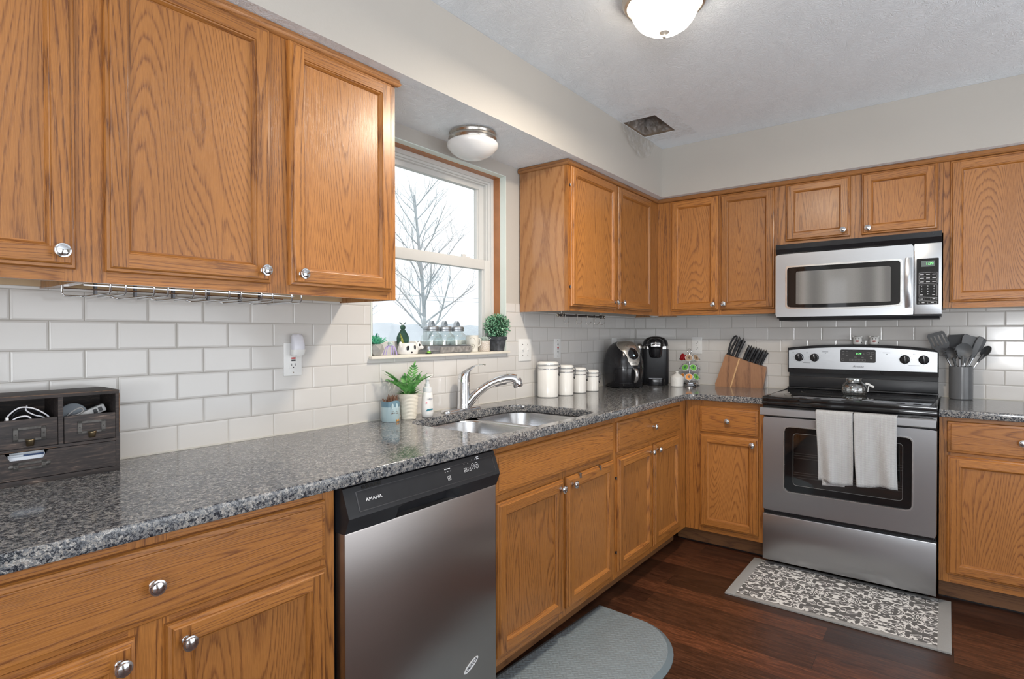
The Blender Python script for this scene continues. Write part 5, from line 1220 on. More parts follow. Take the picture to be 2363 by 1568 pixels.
# ================================================================== KNIFE BLOCK
kb_ = thing('knife_block', 'acacia wood knife block leaning left, beside the range', 'knife block', (0.618, -0.104, CT), math.radians(7))
WOODB = oak('warm_acacia', 'z', light=(0.40, 0.19, 0.085), dark=(0.19, 0.08, 0.035), rings=9, rough=0.4); WOODP = plain('pale_inlay', (0.62, 0.38, 0.18), 0.4)
D_ = 0.082
def seg(poly, name, mat):
    mb = MB(); mb.prism(poly, 0.0, D_); 
    return mb.build(name, mat, kb_, angle=25)
TL, TR = (0.068, 0.215), (0.312, 0.135)
def topat(x): return TL[1]+(TR[1]-TL[1])*(x-TL[0])/(TR[0]-TL[0])
xi = 0.150  # inlay at the top
seg([(0.004, 0.0), (0.096, 0.0), (0.149, topat(0.149)), TL, (0.012, 0.045), (0.002, 0.020)], 'block_left', WOODB)
seg([(0.096, 0.0), (0.104, 0.0), (0.157, topat(0.157)), (0.149, topat(0.149))], 'inlay_strip', WOODP)
seg([(0.104, 0.0), (0.296, 0.0), (0.313, 0.125), TR, (0.157, topat(0.157))], 'block_right', WOODB)
sl_ = math.atan2(TR[1]-TL[1], TR[0]-TL[0]); nx_, nz_ = -math.sin(sl_), math.cos(sl_)   # normal of the sloped top
klab = {0: ('honing_steel', 'black-handled kitchen shears at the left of the knife block', 'shears'), 1: ('chef_knife', 'long black knife handle behind the shears in the knife block', 'knife'), 2: ('chef_knife', 'long black knife handle nearest the gap in the knife block', 'knife')}
def handle_knife(name, label, cat, x, dpt, L, w_, lean, group=None):
    o = thing(name, label, cat, group=group)
    base = Vector((x, dpt, topat(x)))
    # handle direction: normal of the top, leaning to the right
    M_ = kb_.matrix_basis @ T(*base) @ RY(lean)
    o.matrix_world = M_
    mb = MB(); rings = []
    for t_, ww, tt, cx_ in ((0, .80, .85, 0), (0.08, .75, .8, 0), (0.3, .85, .9, .02), (0.55, 1.0, 1, .05), (0.8, 1.12, 1.0, .10), (0.93, 1.15, .95, .16), (1.0, 0.75, .7, .12)):
        rings.append([(w_*ww/2*math.copysign(abs(math.cos(a))**0.8, math.cos(a))+cx_*w_*2, 0.0085*tt*math.copysign(abs(math.sin(a))**0.8, math.sin(a)), L*t_+(0.010*math.cos(a) if t_ == 1.0 else 0)*-1) for a in [2*PI*q/20 for q in range(20)]])
    mb.loft(rings); mb.build('handle', BLACKM, o, angle=50)
    mb = MB(); mb.box(-w_*0.38, w_*0.38, -0.0011, 0.0011, -0.09, 0.003); mb.build('blade', CHROME, o)
    return o
kin = MB()
# slots are solid wood in the block mesh; blades sit inside it
LN = math.radians(14)
kbm = [(0.108, 0.020, 0.128, 0.021, 'long black knife handle just right of the shears'), (0.128, 0.046, 0.124, 0.023, 'long black knife handle left of the row of steak knives')]
for x, d_, L, w_, lab in kbm: handle_knife('knife', lab, 'knife', x, d_, L, w_, LN+0.10, 'large knives in the block')
sl8 = [(0.176, 'steak knife at the left end of the front row'), (0.206, 'second steak knife from the left in the front row'), (0.236, 'third steak knife from the left in the front row'), (0.266, 'steak knife at the right end of the front row')]
for k, (x, lab) in enumerate(sl8):
    handle_knife('steak_knife', 'black-handled '+lab, 'knife', x, 0.022, 0.095, 0.019, LN+0.10, 'steak knives in the block')
    handle_knife('steak_knife', 'black-handled '+lab.replace('front', 'back'), 'knife', x+0.010, 0.058, 0.095, 0.019, LN+0.10, 'steak knives in the block')
sh = thing('kitchen_shears', 'black-handled kitchen shears at the left of the knife block', 'shears'); sh.matrix_world = kb_.matrix_basis @ T(0.082, 0.040, topat(0.082)) @ RY(LN+0.06)
mb = MB()
lp = catmull([(-0.006, 0, 0.0), (-0.010, 0, 0.035), (-0.012, 0, 0.080), (-0.004, 0, 0.118), (0.006, 0, 0.132), (0.014, 0, 0.120), (0.012, 0, 0.090), (0.006, 0, 0.060), (0.002, 0, 0.020), (0.004, 0, 0.0)], 4); mb.tube(lp, 0.0058, 8)
mb.build('handle', BLACKM, sh, angle=60)
mb = MB(); mb.box(-0.008, 0.008, -0.0015, 0.0015, -0.08, 0.004); mb.build('blade', CHROME, sh)
mb = MB(); mb.lathe([(0.014, 0.0), (0.014, 0.006), (0.008, 0.012)], 16, c=(-0.002, 0, 0)); mb.build('bolster', BLACKM, sh)

# ================================================================== UTENSIL CROCK
cr = thing('utensil_crock', 'tall dark grey crock holding cooking utensils, right of the range', 'crock', (1.902, -0.075, CT))
GREYC = plain('dark_grey_glaze', (0.125, 0.13, 0.138), 0.18, var=0.04); GREYS = plain('dark_grey_silicone', (0.065, 0.068, 0.073), 0.42, var=0.06); GREYL = plain('mid_grey_silicone', (0.12, 0.125, 0.13), 0.42, var=0.06)
pot_lathe([(0, 0.0003), (0.048, 0.0003), (0.0515, 0.004), (0.0520, 0.172), (0.0505, 0.1745), (0.0485, 0.172), (0.0475, 0.010), (0, 0.008)], GREYC, 'crock', cr, angle=30)
def utensil(name, label, foot, top, head, mat=GREYS, twist=0.0, hl=0.09):
    foot = Vector(foot); top = Vector(top); o = thing(name, label, 'utensil', group='cooking utensils in the crock')
    dz = (top-foot).normalized(); L = (top-foot).length
    # face roughly towards the room (-y) with a twist
    yv = Vector((math.sin(twist), math.cos(twist), 0)); yv = (yv-dz*yv.dot(dz)).normalized(); xv = yv.cross(dz)
    M_ = Matrix((xv, yv, dz)).transposed().to_4x4(); M_.translation = foot+Vector((cr.location.x, cr.location.y, CT))
    o.matrix_world = M_
    mb = MB(); mb.tube([(0, 0, 0.0), (0, 0, L-hl+0.01)], 0.0045, 10); mb.build('shaft', STEEL, o, angle=60)
    mb = MB(); mb.tube([(0, 0, L-hl-0.035), (0, 0, L-hl-0.005), (0, 0, L-hl+0.012)], [0.0052, 0.0068, 0.008], 10); mb.build('socket', mat, o, angle=60)
    mb = MB(); head(mb, L-hl, hl); mb.build('head', mat, o, angle=50)
    return o
def h_turner(mb, z0, h):
    w0, w1 = 0.018, 0.040; y0, y1 = -0.002, 0.002
    def W_(t_): return w0+(w1-w0)*min(1, t_*2.2)
    # slotted blade: five bars joined at both ends
    n = 5; 
    zz0, zz1 = z0+h*0.38, z0+h*0.86
    out = [(-W_(0), z0), (W_(0), z0), (w1, zz0), (-w1, zz0)]; mb.prism(out, y0, y1)
    mb.prism([(-w1, zz1), (w1, zz1), (w1, z0+h-0.008), (w1-0.008, z0+h), (-w1+0.008, z0+h+0.003), (-w1, z0+h-0.008)], y0, y1)
    bw = 2*w1/(n+ (n-1)*0.75)
    for k in range(n):
        x = -w1+k*bw*1.75; mb.box(x, x+bw, y0, y1, zz0, zz1)
def h_spatula(mb, z0, h):
    mb.prism([(-0.014, z0), (0.014, z0), (0.028, z0+h*0.3), (0.033, z0+h*0.92), (0.026, z0+h), (-0.024, z0+h+0.006), (-0.031, z0+h*0.92), (-0.028, z0+h*0.3)], -0.003, 0.003)
def h_spoon(mb, z0, h, w_=0.036, d=0.014):
    rings = []; n = 20
    for k in range(6):
        f = 1-k/5*0.999; rings.append([(w_*f*math.cos(2*PI*q/n), -d*0.2+d*(1-f*f), z0+h*0.5+h*0.5*f*math.sin(2*PI*q/n)) for q in range(n)])
    back = [[(x*1.03, y+0.003, z0+h*.5+(z-z0-h*.5)*1.03) for x, y, z in r] for r in rings]
    mb.loft(list(reversed(rings))+back, cap0=False, cap1=False)
    mb.tube([(0, 0.004, z0-0.01), (0, 0.008, z0+h*0.15)], [0.007, 0.006], 8)
def h_pasta(mb, z0, h):
    h_spoon(mb, z0, h*0.8, 0.026, 0.016)
    for s in (-1, 1):
        for k in range(4): mb.tube([(s*0.023, -0.001, z0+h*(0.25+0.16*k)), (s*0.029, -0.012, z0+h*(0.28+0.16*k)), (s*0.030, -0.024, z0+h*(0.31+0.16*k))], [0.004, 0.0035, 0.002], 6)
def h_brush(mb, z0, h): mb.loft([[(x*k, y*k, z) for x, y in rrect(-0.016, 0.016, -0.007, 0.007, 0.005, 4)] for z, k in ((z0, .5), (z0+h*.2, .9), (z0+h*.7, 1.0), (z0+h*.95, .85), (z0+h, .5))])
utensil('slotted_turner', 'slotted grey turner leaning far left out of the crock', (0.018, 0.010, 0.02), (-0.112, -0.020, 0.352), h_turner, GREYL, 0.15, 0.115)
utensil('pasta_server', 'toothed grey pasta server in front of the slotted turner', (0.015, -0.010, 0.02), (-0.050, -0.045, 0.292), h_pasta, GREYS, 0.5, 0.085)
utensil('spatula', 'wide dark spatula at the back of the crock', (-0.005, 0.020, 0.02), (-0.005, 0.045, 0.345), lambda mb, z, h: mb.prism([(-0.02, z), (0.02, z), (0.05, z+h*.35), (0.050, z+h*.9), (0.03, z+h), (-0.045, z+h*.96), (-0.05, z+h*.8), (-0.045, z+h*.35)], -0.003, 0.003), GREYS, 0.1, 0.10)
utensil('spatula', 'dark square-ended spatula in the middle of the crock', (-0.015, 0.0, 0.02), (0.038, 0.0, 0.335), h_spatula, GREYL, -0.05, 0.11)
utensil('cooking_spoon', 'round grey silicone spoon at the front of the crock', (-0.004, -0.018, 0.02), (0.012, -0.035, 0.298), lambda mb, z, h: h_spoon(mb, z, h, 0.0375, 0.014), GREYL, -0.1, 0.080)
utensil('tongs', 'grey-tipped tongs leaning right in the crock', (-0.030, 0.0, 0.02), (0.082, -0.010, 0.332), h_brush, GREYL, -0.3, 0.115)
utensil('silicone_brush', 'dark grey brush just behind the tongs', (-0.034, 0.012, 0.02), (0.094, 0.012, 0.322), h_brush, GREYS, -0.2, 0.075)
utensil('ladle', 'dark ladle leaning far right out of the crock', (-0.032, -0.004, 0.02), (0.118, 0.030, 0.282), lambda mb, z, h: h_spoon(mb, z, h, 0.026, 0.012), GREYS, 0.9, 0.062)

# ================================================================== RANGE TOP JAR + SHAKERS
jr = thing('glass_jar', 'squat clear glass jar with a white handle on the cooktop', 'jar', (1.442, -0.330, 0.9212))
mb = MB(); mb.lathe([(0, 0.0005), (0.052, 0.0005), (0.0585, 0.006), (0.0605, 0.020), (0.0605, 0.040), (0.056, 0.056), (0.044, 0.068), (0.0385, 0.072), (0.0385, 0.086)], 40); mb.build('bowl', glass('thick_jar_glass', (0.80, 0.82, 0.81), 0.03, 0.74), jr, angle=60)
mb = MB(); mb.lathe([(0.0395, 0.076), (0.0405, 0.084), (0.040, 0.090), (0.034, 0.0925), (0.0, 0.093)], 36); mb.build('lid', glass('lid_glass', (0.85, 0.87, 0.86), 0.05, 0.75), jr, angle=50)
mb = MB(); mb.tube(catmull([(0.048, 0.030, 0.062), (0.062, 0.036, 0.060), (0.076, 0.040, 0.050), (0.088, 0.042, 0.044)], 4), [0.004]+[0.0065]*11+[0.005], 10); mb.tube([(0.060, 0.030, 0.018), (0.064, 0.034, 0.050)], 0.003, 8); mb.build('handle', WHITE, jr, angle=60)
for k, (xs, lab) in enumerate(((1.424, 'left of two small white cow-faced shakers on top of the range'), (1.5075, 'right of two small white cow-faced shakers on top of the range'))):
    s = thing('salt_shaker' if k == 0 else 'pepper_shaker', lab, 'shaker', (xs, -0.034, 1.192), 0.1, 'cow shakers on the range')
    mb = MB(); mb.lathe([(0, 0), (0.020, 0), (0.0235, 0.004), (0.0245, 0.016), (0.0235, 0.030), (0.022, 0.040), (0.016, 0.047), (0, 0.050)], 28, sy=0.75); mb.build('body', CERAMIC, s, angle=60)
    mb = MB()
    for q in (-1, 1): mb.sphere((q*0.020, 0, 0.046), 0.0065, sc=(1, .6, .8), n=12, m=8)
    mb.build('ears', CERAMIC, s, angle=60)
    mb = MB(); mb.sphere((0, -0.0145, 0.020), 0.0095, sc=(1.2, .7, .75), n=16, m=10); mb.build('muzzle', plain('pink_muzzle', (0.62, 0.36, 0.34), 0.3), s, angle=60)
    mb = MB()
    for q in (-1, 1): mb.sphere((q*0.008, -0.0165, 0.034), 0.0026, sc=(1, .5, 1.2), n=10, m=6)
    mb.sphere((0.018, -0.009, 0.012), 0.006, sc=(.8, .5, 1), n=10, m=8); mb.build('spots', BLACKM, s, angle=60)
    mb = MB(); mb.tube([(-0.005, -0.0215, 0.020), (0, -0.0225, 0.0165), (0.005, -0.0215, 0.020)], 0.0012, 6); mb.build('smile', RED, s, angle=60)

# ================================================================== TOWELS
def towel(label, x0, x1, zf, zb, seed, xoff_b=0.0):
    random.seed(seed)
    prof = [(-0.7415, zf)]
    n = 22
    path = [(-0.7420-0.004*math.sin(PI*k/n), zf+(0.862-zf)*k/n) for k in range(n+1)]
    path += [(-0.7395, 0.8690), (-0.7340, 0.8715), (-0.717, 0.8722), (-0.701, 0.8712), (-0.6955, 0.8670), (-0.6945, 0.860)]
    path += [(-0.6925+0.003*math.sin(k), 0.855-(0.855-0.50)*0.5*k/8) for k in range(1, 9)]
    nx = 26; mb = MB(); vs_ = []
    for j, (y, z) in enumerate(path):
        front = j <= n
        hang = (0.862-z)/0.35 if front else (0.86-z)/0.35
        for i in range(nx):
            u = i/(nx-1); s = -1 if front else 1
            rip = (0.010*math.sin(u*8+seed)+0.005*math.sin(u*15+seed*2+z*6))*max(0, min(1, hang*1.3))
            sq = 1-0.07*max(0, hang)
            x = (x0+x1)/2+(u-0.5)*(x1-x0)*sq+0.004*hang*math.sin(seed+z*9)+(0.008*hang if front else 0)
            zz = z+(0.006*math.sin(u*5+seed)*max(0, hang) if j < 4 else 0)
            vs_.append((x, y+(rip-0.004*max(0, hang) if front else rip*0.15), zz))
    mb.add(vs_, [(j*nx+i, j*nx+i+1, (j+1)*nx+i+1, (j+1)*nx+i) for j in range(len(path)-1) for i in range(nx-1)])
    t = mb.build('kitchen_towel', WAFFLE, None, angle=80, solid=0.004)
    tag(t, label, 'towel', 'towels on the oven handle'); return t
W_ = NT('grey_waffle_cloth'); g_ = W_('TexCoord').outputs['Object']; sp_ = W_('SeparateXYZ', i_0=g_)
sx_ = W_.math('SINE', W_.math('MULTIPLY', sp_.outputs[0], 1250.0)); sz_ = W_.math('SINE', W_.math('MULTIPLY', sp_.outputs[2], 1250.0))
hh = W_.math('ADD', sx_, sz_)
W_.p(Base_Color=W_.ramp(W_.math('MULTIPLY_ADD', hh, 0.25, 0.5), [(0.1, (0.40, 0.408, 0.42)), (0.6, (0.49, 0.50, 0.51))]), Roughness=0.95, Sheen_Weight=0.2); W_.b.inputs['Specular IOR Level'].default_value = 0.1
W_.bump(hh, 0.0007, 0.6); WAFFLE = W_.mat
towel('grey waffle towel hanging at the left of the oven handle', 1.322, 1.482, 0.520, 0.5, 1.3)
towel('grey waffle towel hanging at the right of the oven handle', 1.486, 1.660, 0.527, 0.5, 4.1)
# inner layer of the left towel peeks out below it
mb = MB(); nx = 14; rows = 14
mb.add([(1.352+0.098*i/(nx-1), -0.7375+0.0015*math.sin(i*0.9), 0.500+0.10*j/(rows-1)+(0.008*i/(nx-1) if j == 0 else 0)) for j in range(rows) for i in range(nx)], [(j*nx+i, j*nx+i+1, (j+1)*nx+i+1, (j+1)*nx+i) for j in range(rows-1) for i in range(nx-1)])
tw = [o for o in bpy.data.objects if o.name == 'kitchen_towel'][0]
mb.build('inner_fold', WAFFLE, tw, angle=80, solid=0.003)

# ================================================================== FLOOR MATS
RUG = NT('grey_damask_rug'); g_ = RUG('TexCoord').outputs['Object']; sp_ = RUG('SeparateXYZ', i_0=g_)
px = RUG.math('PINGPONG', RUG.math('ADD', sp_.outputs[0], 0.0), 0.20); py = RUG.math('PINGPONG', RUG.math('ADD', sp_.outputs[1], 0.0), 0.165)
pv = RUG('CombineXYZ', i_0=px, i_1=py).outputs[0]
n1 = RUG.noise(pv, 10.0, 1.0, 0.5, dist=2.1)
f1_ = RUG.math('ABSOLUTE', RUG.math('SUBTRACT', RUG.math('FRACT', RUG.math('MULTIPLY', n1, 7.0)), 0.5))
n2_ = RUG.noise(RUG.vec(pv, loc=(3.1, 1.7, 0)), 34.0, 0.5, 0.5, dist=0.8)
blob = RUG.math('GREATER_THAN', n2_, 0.60); line = RUG.math('LESS_THAN', f1_, 0.145)
mk = RUG.math('MAXIMUM', blob, line)
WHT, DGR, LGR = (0.74, 0.735, 0.72), (0.115, 0.112, 0.112), (0.30, 0.30, 0.30)
RUG.p(Base_Color=RUG.mix(mk, DGR, WHT), Roughness=0.9); RUG.bump(RUG.math('ADD', mk, RUG.noise(g_, 700, 2)), 0.0006, 0.6); RUG = RUG.mat
RB = plain('grey_rug_binding', (0.30, 0.30, 0.295), 0.85, var=0.05, nscale=300, bump=0.0005, bscale=900)
rug = thing('rug', 'grey and white damask rug in front of the range', 'rug', (1.4295, -0.858, 0))
mb = MB(); hx2, hy2 = 0.434, 0.268
mb.box(-hx2+0.045, hx2-0.045, -hy2+0.028, hy2-0.028, 0.001, 0.0085); mb.build('patterned_field', RUG, rug)
mb = MB(); 
mb.box(-hx2, -hx2+0.046, -hy2, hy2, 0.0005, 0.0092, bev=0.002); mb.box(hx2-0.046, hx2, -hy2, hy2, 0.0005, 0.0092, bev=0.002)
mb.box(-hx2+0.046, hx2-0.046, -hy2, -hy2+0.029, 0.0005, 0.0092, bev=0.002); mb.box(-hx2+0.046, hx2-0.046, hy2-0.029, hy2, 0.0005, 0.0092, bev=0.002)
mb.build('binding', RB, rug)
MT = NT('blue_grey_basketweave_mat'); g_ = MT('TexCoord').outputs['Object']
vv = MT.vec(g_, (1, 1, 1), rot=(0, 0, math.radians(45)))
chk = MT('TexChecker'); MT.set(chk.inputs['Vector'], MT.vec(vv, (1, 1, 0))); chk.inputs['Scale'].default_value = 48
s2_ = MT('SeparateXYZ', i_0=vv); a1 = MT.math('SINE', MT.math('MULTIPLY', s2_.outputs[0], 48*2*PI*1.5)); a2 = MT.math('SINE', MT.math('MULTIPLY', s2_.outputs[1], 48*2*PI*1.5))
hgt = MT('Mix'); hgt.data_type = 'FLOAT'; MT.set(hgt.inputs[0], chk.outputs['Fac']); MT.set(hgt.inputs[2], a1); MT.set(hgt.inputs[3], a2)
MT.p(Base_Color=MT.mix(MT.math('MULTIPLY_ADD', hgt.outputs[0], 0.3, 0.5), (0.185, 0.225, 0.25), (0.23, 0.275, 0.30)), Roughness=0.5); MT.bump(hgt.outputs[0], 0.0010, 0.65); MT = MT.mat
mt = thing('anti_fatigue_mat', 'blue-grey cushioned D-shaped mat in front of the sink', 'mat', (0.540, -2.180, 0), math.radians(-3))
def dshape(ins, ln=0.585, w_=0.475):
    pts = [(0+ins, -ln+ins), (w_*0.45, -ln+ins)]
    for k in range(13):
        a = -PI/2+PI/2*k/12; pts.append((w_*0.45+(w_*0.55-ins)*math.cos(a), -ln+0.33+(0.33-ins)*math.sin(a)))
    for k in range(13):
        a = PI/2*k/12; pts.append((w_*0.45+(w_*0.55-ins)*math.cos(a), ln-0.33+(0.33-ins)*math.sin(a)))
    pts += [(0+ins, ln-ins)]; return pts
mb = MB(); mb.loft([[(x, y, z) for x, y in dshape(i)] for i, z in ((0, 0.001), (0.001, 0.003), (0.022, 0.0145))], cap1=False); mb.build('beveled_edge', plain('blue_grey_edge', (0.135, 0.175, 0.20), 0.45, var=0.03), mt, angle=30)
mb = MB(); mb.loft([[(x, y, z) for x, y in dshape(i)] for i, z in ((0.022, 0.0143), (0.024, 0.0150))], cap0=False); mb.build('woven_top', MT, mt, angle=60)

# ================================================================== WOODEN ORGANIZER
DW_ = NT('distressed_dark_wood'); g_ = DW_('TexCoord').outputs['Object']
n_ = DW_.noise(DW_.vec(g_, (0.10, 1, 1)), 160, 4, 0.7); n3_ = DW_.noise(g_, 14, 3)
DW_.p(Base_Color=DW_.ramp(DW_.math('ADD', DW_.math('MULTIPLY', n_, 0.75), DW_.math('MULTIPLY', n3_, 0.25)), [(0.32, (0.010, 0.009, 0.010)), (0.52, (0.032, 0.025, 0.024)), (0.62, (0.085, 0.060, 0.050)), (0.72, (0.34, 0.28, 0.23))]), Roughness=0.6); DW_.bump(n_, 0.0008, 0.6); DW_ = DW_.mat
WORN = plain('worn_wood_edge', (0.13, 0.075, 0.045), 0.6, var=0.6, nscale=90)
BRASS = plain('aged_brass', (0.23, 0.18, 0.11), 0.38, 1.0, var=0.2); IRON = plain('aged_iron', (0.10, 0.095, 0.09), 0.4, 1.0, var=0.3, nscale=80)
ob = thing('desk_organizer', 'distressed dark wood desk organizer with small drawers, on the counter', 'organizer', (0.143, -3.3705, CT), PI/2+math.radians(-1.6))
# local: x along the wall (0 = right side, negative left), y into the wall, z up
L0, H_, DD = -0.372, 0.209, 0.132
mb = MB(); t_ = 0.0095
mb.box(L0, 0, 0.0, DD, H_-t_, H_, bev=0.0008); mb.box(L0, 0, 0.0, DD, 0, t_+0.003, bev=0.0008)
mb.box(-0.0085, 0, 0.0005, DD, t_, H_-t_); mb.box(L0, L0+0.0085, 0.0005, DD, t_, H_-t_)
mb.box(L0, 0, DD-0.005, DD, t_, H_-t_); mb.box(L0+0.008, -0.008, 0.001, DD-0.005, 0.0785, 0.0855)
for x in (-0.127, -0.245): mb.box(x, x+0.010, 0.0008, DD-0.005, 0.0855, H_-t_)
mb.build('case', DW_, ob)
mb = MB(); mb.box(L0+0.003, -0.003, -0.0006, 0.001, H_-0.0018, H_-0.0004); mb.box(L0+0.01, -0.13, -0.0006, 0.001, 0.0792, 0.0802); mb.box(-0.0014, 0.0006, -0.0006, 0.001, 0.10, 0.20); mb.build('worn_edge', WORN, ob)
def label_frame(parent, cx_, cz_, w_, h_, y, mat, pull=True):
    mb = MB(); 
    for a in ((cx_-w_/2, cx_+w_/2, cz_+h_/2-0.005, cz_+h_/2), (cx_-w_/2, cx_+w_/2, cz_-h_/2, cz_-h_/2+0.005), (cx_-w_/2, cx_-w_/2+0.009, cz_-h_/2, cz_+h_/2), (cx_+w_/2-0.009, cx_+w_/2, cz_-h_/2, cz_+h_/2)): mb.box(a[0], a[1], y-0.0018, y, a[2], a[3])
    for s in (-1, 1): mb.sphere((cx_+s*(w_/2-0.0045), y-0.002, cz_), 0.0015, n=8, m=6)
    mb.build('label_holder', mat, parent)
    if pull:
        mb = MB(); rings = []
        for k in range(6):
            t = k/5; zz = cz_-h_/2-0.002-0.016*t+0.006
            rings.append([(cx_+0.0085*(1-0.25*t)*math.cos(a), y-0.002-0.012*(1-t*t*0.75)*max(0.05, math.sin(a))-0.001, zz) for a in [PI*q/10 for q in range(11)]])
        mb.loft(rings, closed=False); mb.build('cup_pull', BRASS, parent, angle=60, solid=0.0012)
mb = MB(); mb.box(-0.1165, -0.009, -0.0005, 0.110, 0.0870, 0.0870+0.0615); 
def tray(x0, x1, z0, zf, zs_):
    mb = MB(); mb.box(x0, x1, -0.001, 0.006, z0, zf, bev=0.0006); mb.box(x0, x0+0.004, 0.006, 0.112, z0, zf-0.006); mb.box(x1-0.004, x1, 0.006, 0.112, z0, zf-0.006); mb.box(x0, x1, 0.108, 0.112, z0, zf-0.01); mb.box(x0, x1, 0.006, 0.112, z0, z0+0.004); return mb
dr1 = tray(-0.1155, -0.0095, 0.0870, 0.1520, 0).build('drawer', DW_, ob); label_frame(dr1, -0.0605, 0.1215, 0.058, 0.030, -0.001, IRON)
dr2 = tray(-0.2345, -0.1285, 0.0865, 0.1535, 0).build('drawer', DW_, ob); label_frame(dr2, -0.1810, 0.1195, 0.060, 0.032, -0.001, IRON)
dr3 = tray(-0.3625, -0.2465, 0.0865, 0.1535, 0).build('drawer', DW_, ob); label_frame(dr3, -0.305, 0.1195, 0.060, 0.032, -0.001, IRON)
mb = MB(); z0, z1 = 0.0140, 0.0775
mb.prism([(L0+0.010, z0), (-0.0095, z0), (-0.0095, z1), (-0.146, z1), (-0.156, z1-0.019), (-0.216, z1-0.019), (-0.226, z1), (L0+0.010, z1)], -0.001, 0.006); mb.box(L0+0.012, -0.011, 0.006, 0.112, z0, z0+0.004); mb.box(L0+0.012, L0+0.016, 0.006, 0.112, z0, z1-0.006); mb.box(-0.0150, -0.011, 0.006, 0.112, z0, z1-0.006)
dr4 = mb.build('drawer', DW_, ob)
label_frame(dr4, -0.181, 0.0455, 0.060, 0.0170, -0.001, IRON, False)
mb = MB()
for s in (-1, 1): mb.lathe([(0.0048, 0), (0.0048, 0.0012), (0.002, 0.002), (0, 0.002)], 16, M=T(-0.181+s*0.034, -0.001, 0.0455) @ RX(PI/2))
mb.build('holder_screw', IRON, dr4)
OM = ob.matrix_basis
CABLE = plain('white_cable', (0.66, 0.66, 0.70), 0.35, var=0.01)
def ocable(name, label, pts, r, mat, grp=None):
    mb = MB(); mb.tube([OM @ Vector(p) for p in catmull(pts, 8)], r, 8); return tag(mb.build(name, mat, None, angle=60), label, 'cable', grp)
ocable('charging_cable', 'thick white charging cable looping up out of the organizer, left drawer', [(-0.225, 0.030, 0.130), (-0.218, 0.018, 0.160), (-0.198, 0.012, 0.180), (-0.175, 0.012, 0.178), (-0.155, 0.014, 0.166), (-0.140, 0.018, 0.150), (-0.137, 0.020, 0.125)], 0.0017, CABLE, 'white cables in the organizer')
ocable('charging_cable', 'thin white cable crossing the tall loop in the left organizer drawer', [(-0.180, 0.030, 0.182), (-0.182, 0.026, 0.172), (-0.168, 0.024, 0.160), (-0.148, 0.024, 0.150), (-0.141, 0.026, 0.125)], 0.0017, CABLE, 'white cables in the organizer')
ocable('charging_cable', 'white cable arched low over the front of the left organizer drawer', [(-0.214, 0.014, 0.145), (-0.205, 0.012, 0.156), (-0.190, 0.012, 0.160), (-0.178, 0.012, 0.156), (-0.172, 0.014, 0.140)], 0.0019, CABLE, 'white cables in the organizer')
ocable('charging_cable', 'black cable coiled behind the white ones in the organizer', [(-0.205, 0.050, 0.150), (-0.195, 0.050, 0.168), (-0.170, 0.052, 0.172), (-0.152, 0.052, 0.160), (-0.150, 0.052, 0.130)], 0.0017, BLACKM)
mb = MB(); mb.box(-0.2215, -0.2160, 0.010, 0.022, 0.140, 0.1600, bev=0.001, M=OM); tag(mb.build('cable_plug', WHITE), 'small white cable plug at the left of the organizer drawer', 'plug')
mb = MB(); mb.box(-0.170, -0.150, 0.034, 0.037, 0.130, 0.166, bev=0.0006, M=OM @ RY(0.25) @ T(0.035, 0, -0.04)); tag(mb.build('paper_tag', plain('grey_tag', (0.12, 0.13, 0.16), 0.5)), 'small dark tag among the cables in the organizer', 'tag')
mb = MB(); mb.lathe([(0.0, 0.0), (0.031, 0.0), (0.032, 0.003), (0.030, 0.007), (0, 0.008)], 36, M=OM @ T(-0.085, 0.055, 0.146) @ RX(math.radians(72))); tag(mb.build('round_charger', plain('slate_disc', (0.24, 0.27, 0.30), 0.4)), 'round blue-grey charging disc in the right organizer drawer', 'charger')
mb = MB(); mb.box(-0.05, 0.012, -0.007, 0.007, -0.010, 0.010, bev=0.004, M=OM @ T(-0.034, 0.035, 0.160) @ RY(math.radians(-22))); us = tag(mb.build('usb_adapter', plain('silver_grey', (0.38, 0.38, 0.38), 0.4)), 'grey USB charger with two dark ports in the right organizer drawer', 'charger')
mb = MB()
for x in (-0.012, 0.000): mb.box(x-0.0042, x+0.0042, -0.0076, -0.006, -0.0055, 0.0055, M=OM @ T(-0.034, 0.035, 0.160) @ RY(math.radians(-22)))
mb.build('usb_port', BLACKM, us)
ocable('earphone_cord', 'grey cord coil lying in front of the charging disc in the organizer', [(-0.108, 0.022, 0.146), (-0.095, 0.020, 0.160), (-0.078, 0.020, 0.168), (-0.072, 0.022, 0.160), (-0.082, 0.022, 0.152), (-0.095, 0.022, 0.150)], 0.0017, plain('grey_cord', (0.25, 0.25, 0.25), 0.4))
PAPER = plain('white_paper', (0.66, 0.70, 0.76), 0.6, var=0.02)
for k in range(3):
    mb = MB(); mb.box(-0.222+0.004*k, -0.150, 0.010+0.006*k, 0.0105+0.006*k, 0.020, 0.066+0.004*k, M=OM); e = tag(mb.build('envelope', PAPER), ['white envelope nearest the notch of the bottom drawer', 'white envelope second behind the notch of the bottom drawer', 'white envelope at the back behind the bottom drawer notch'][k], 'envelope', 'envelopes in the bottom drawer')
    if k == 1:
        mb = MB(); mb.box(-0.190, -0.152, 0.0155, 0.0160, 0.0655, 0.0695, M=OM); mb.build('blue_print', BLUEP, e)

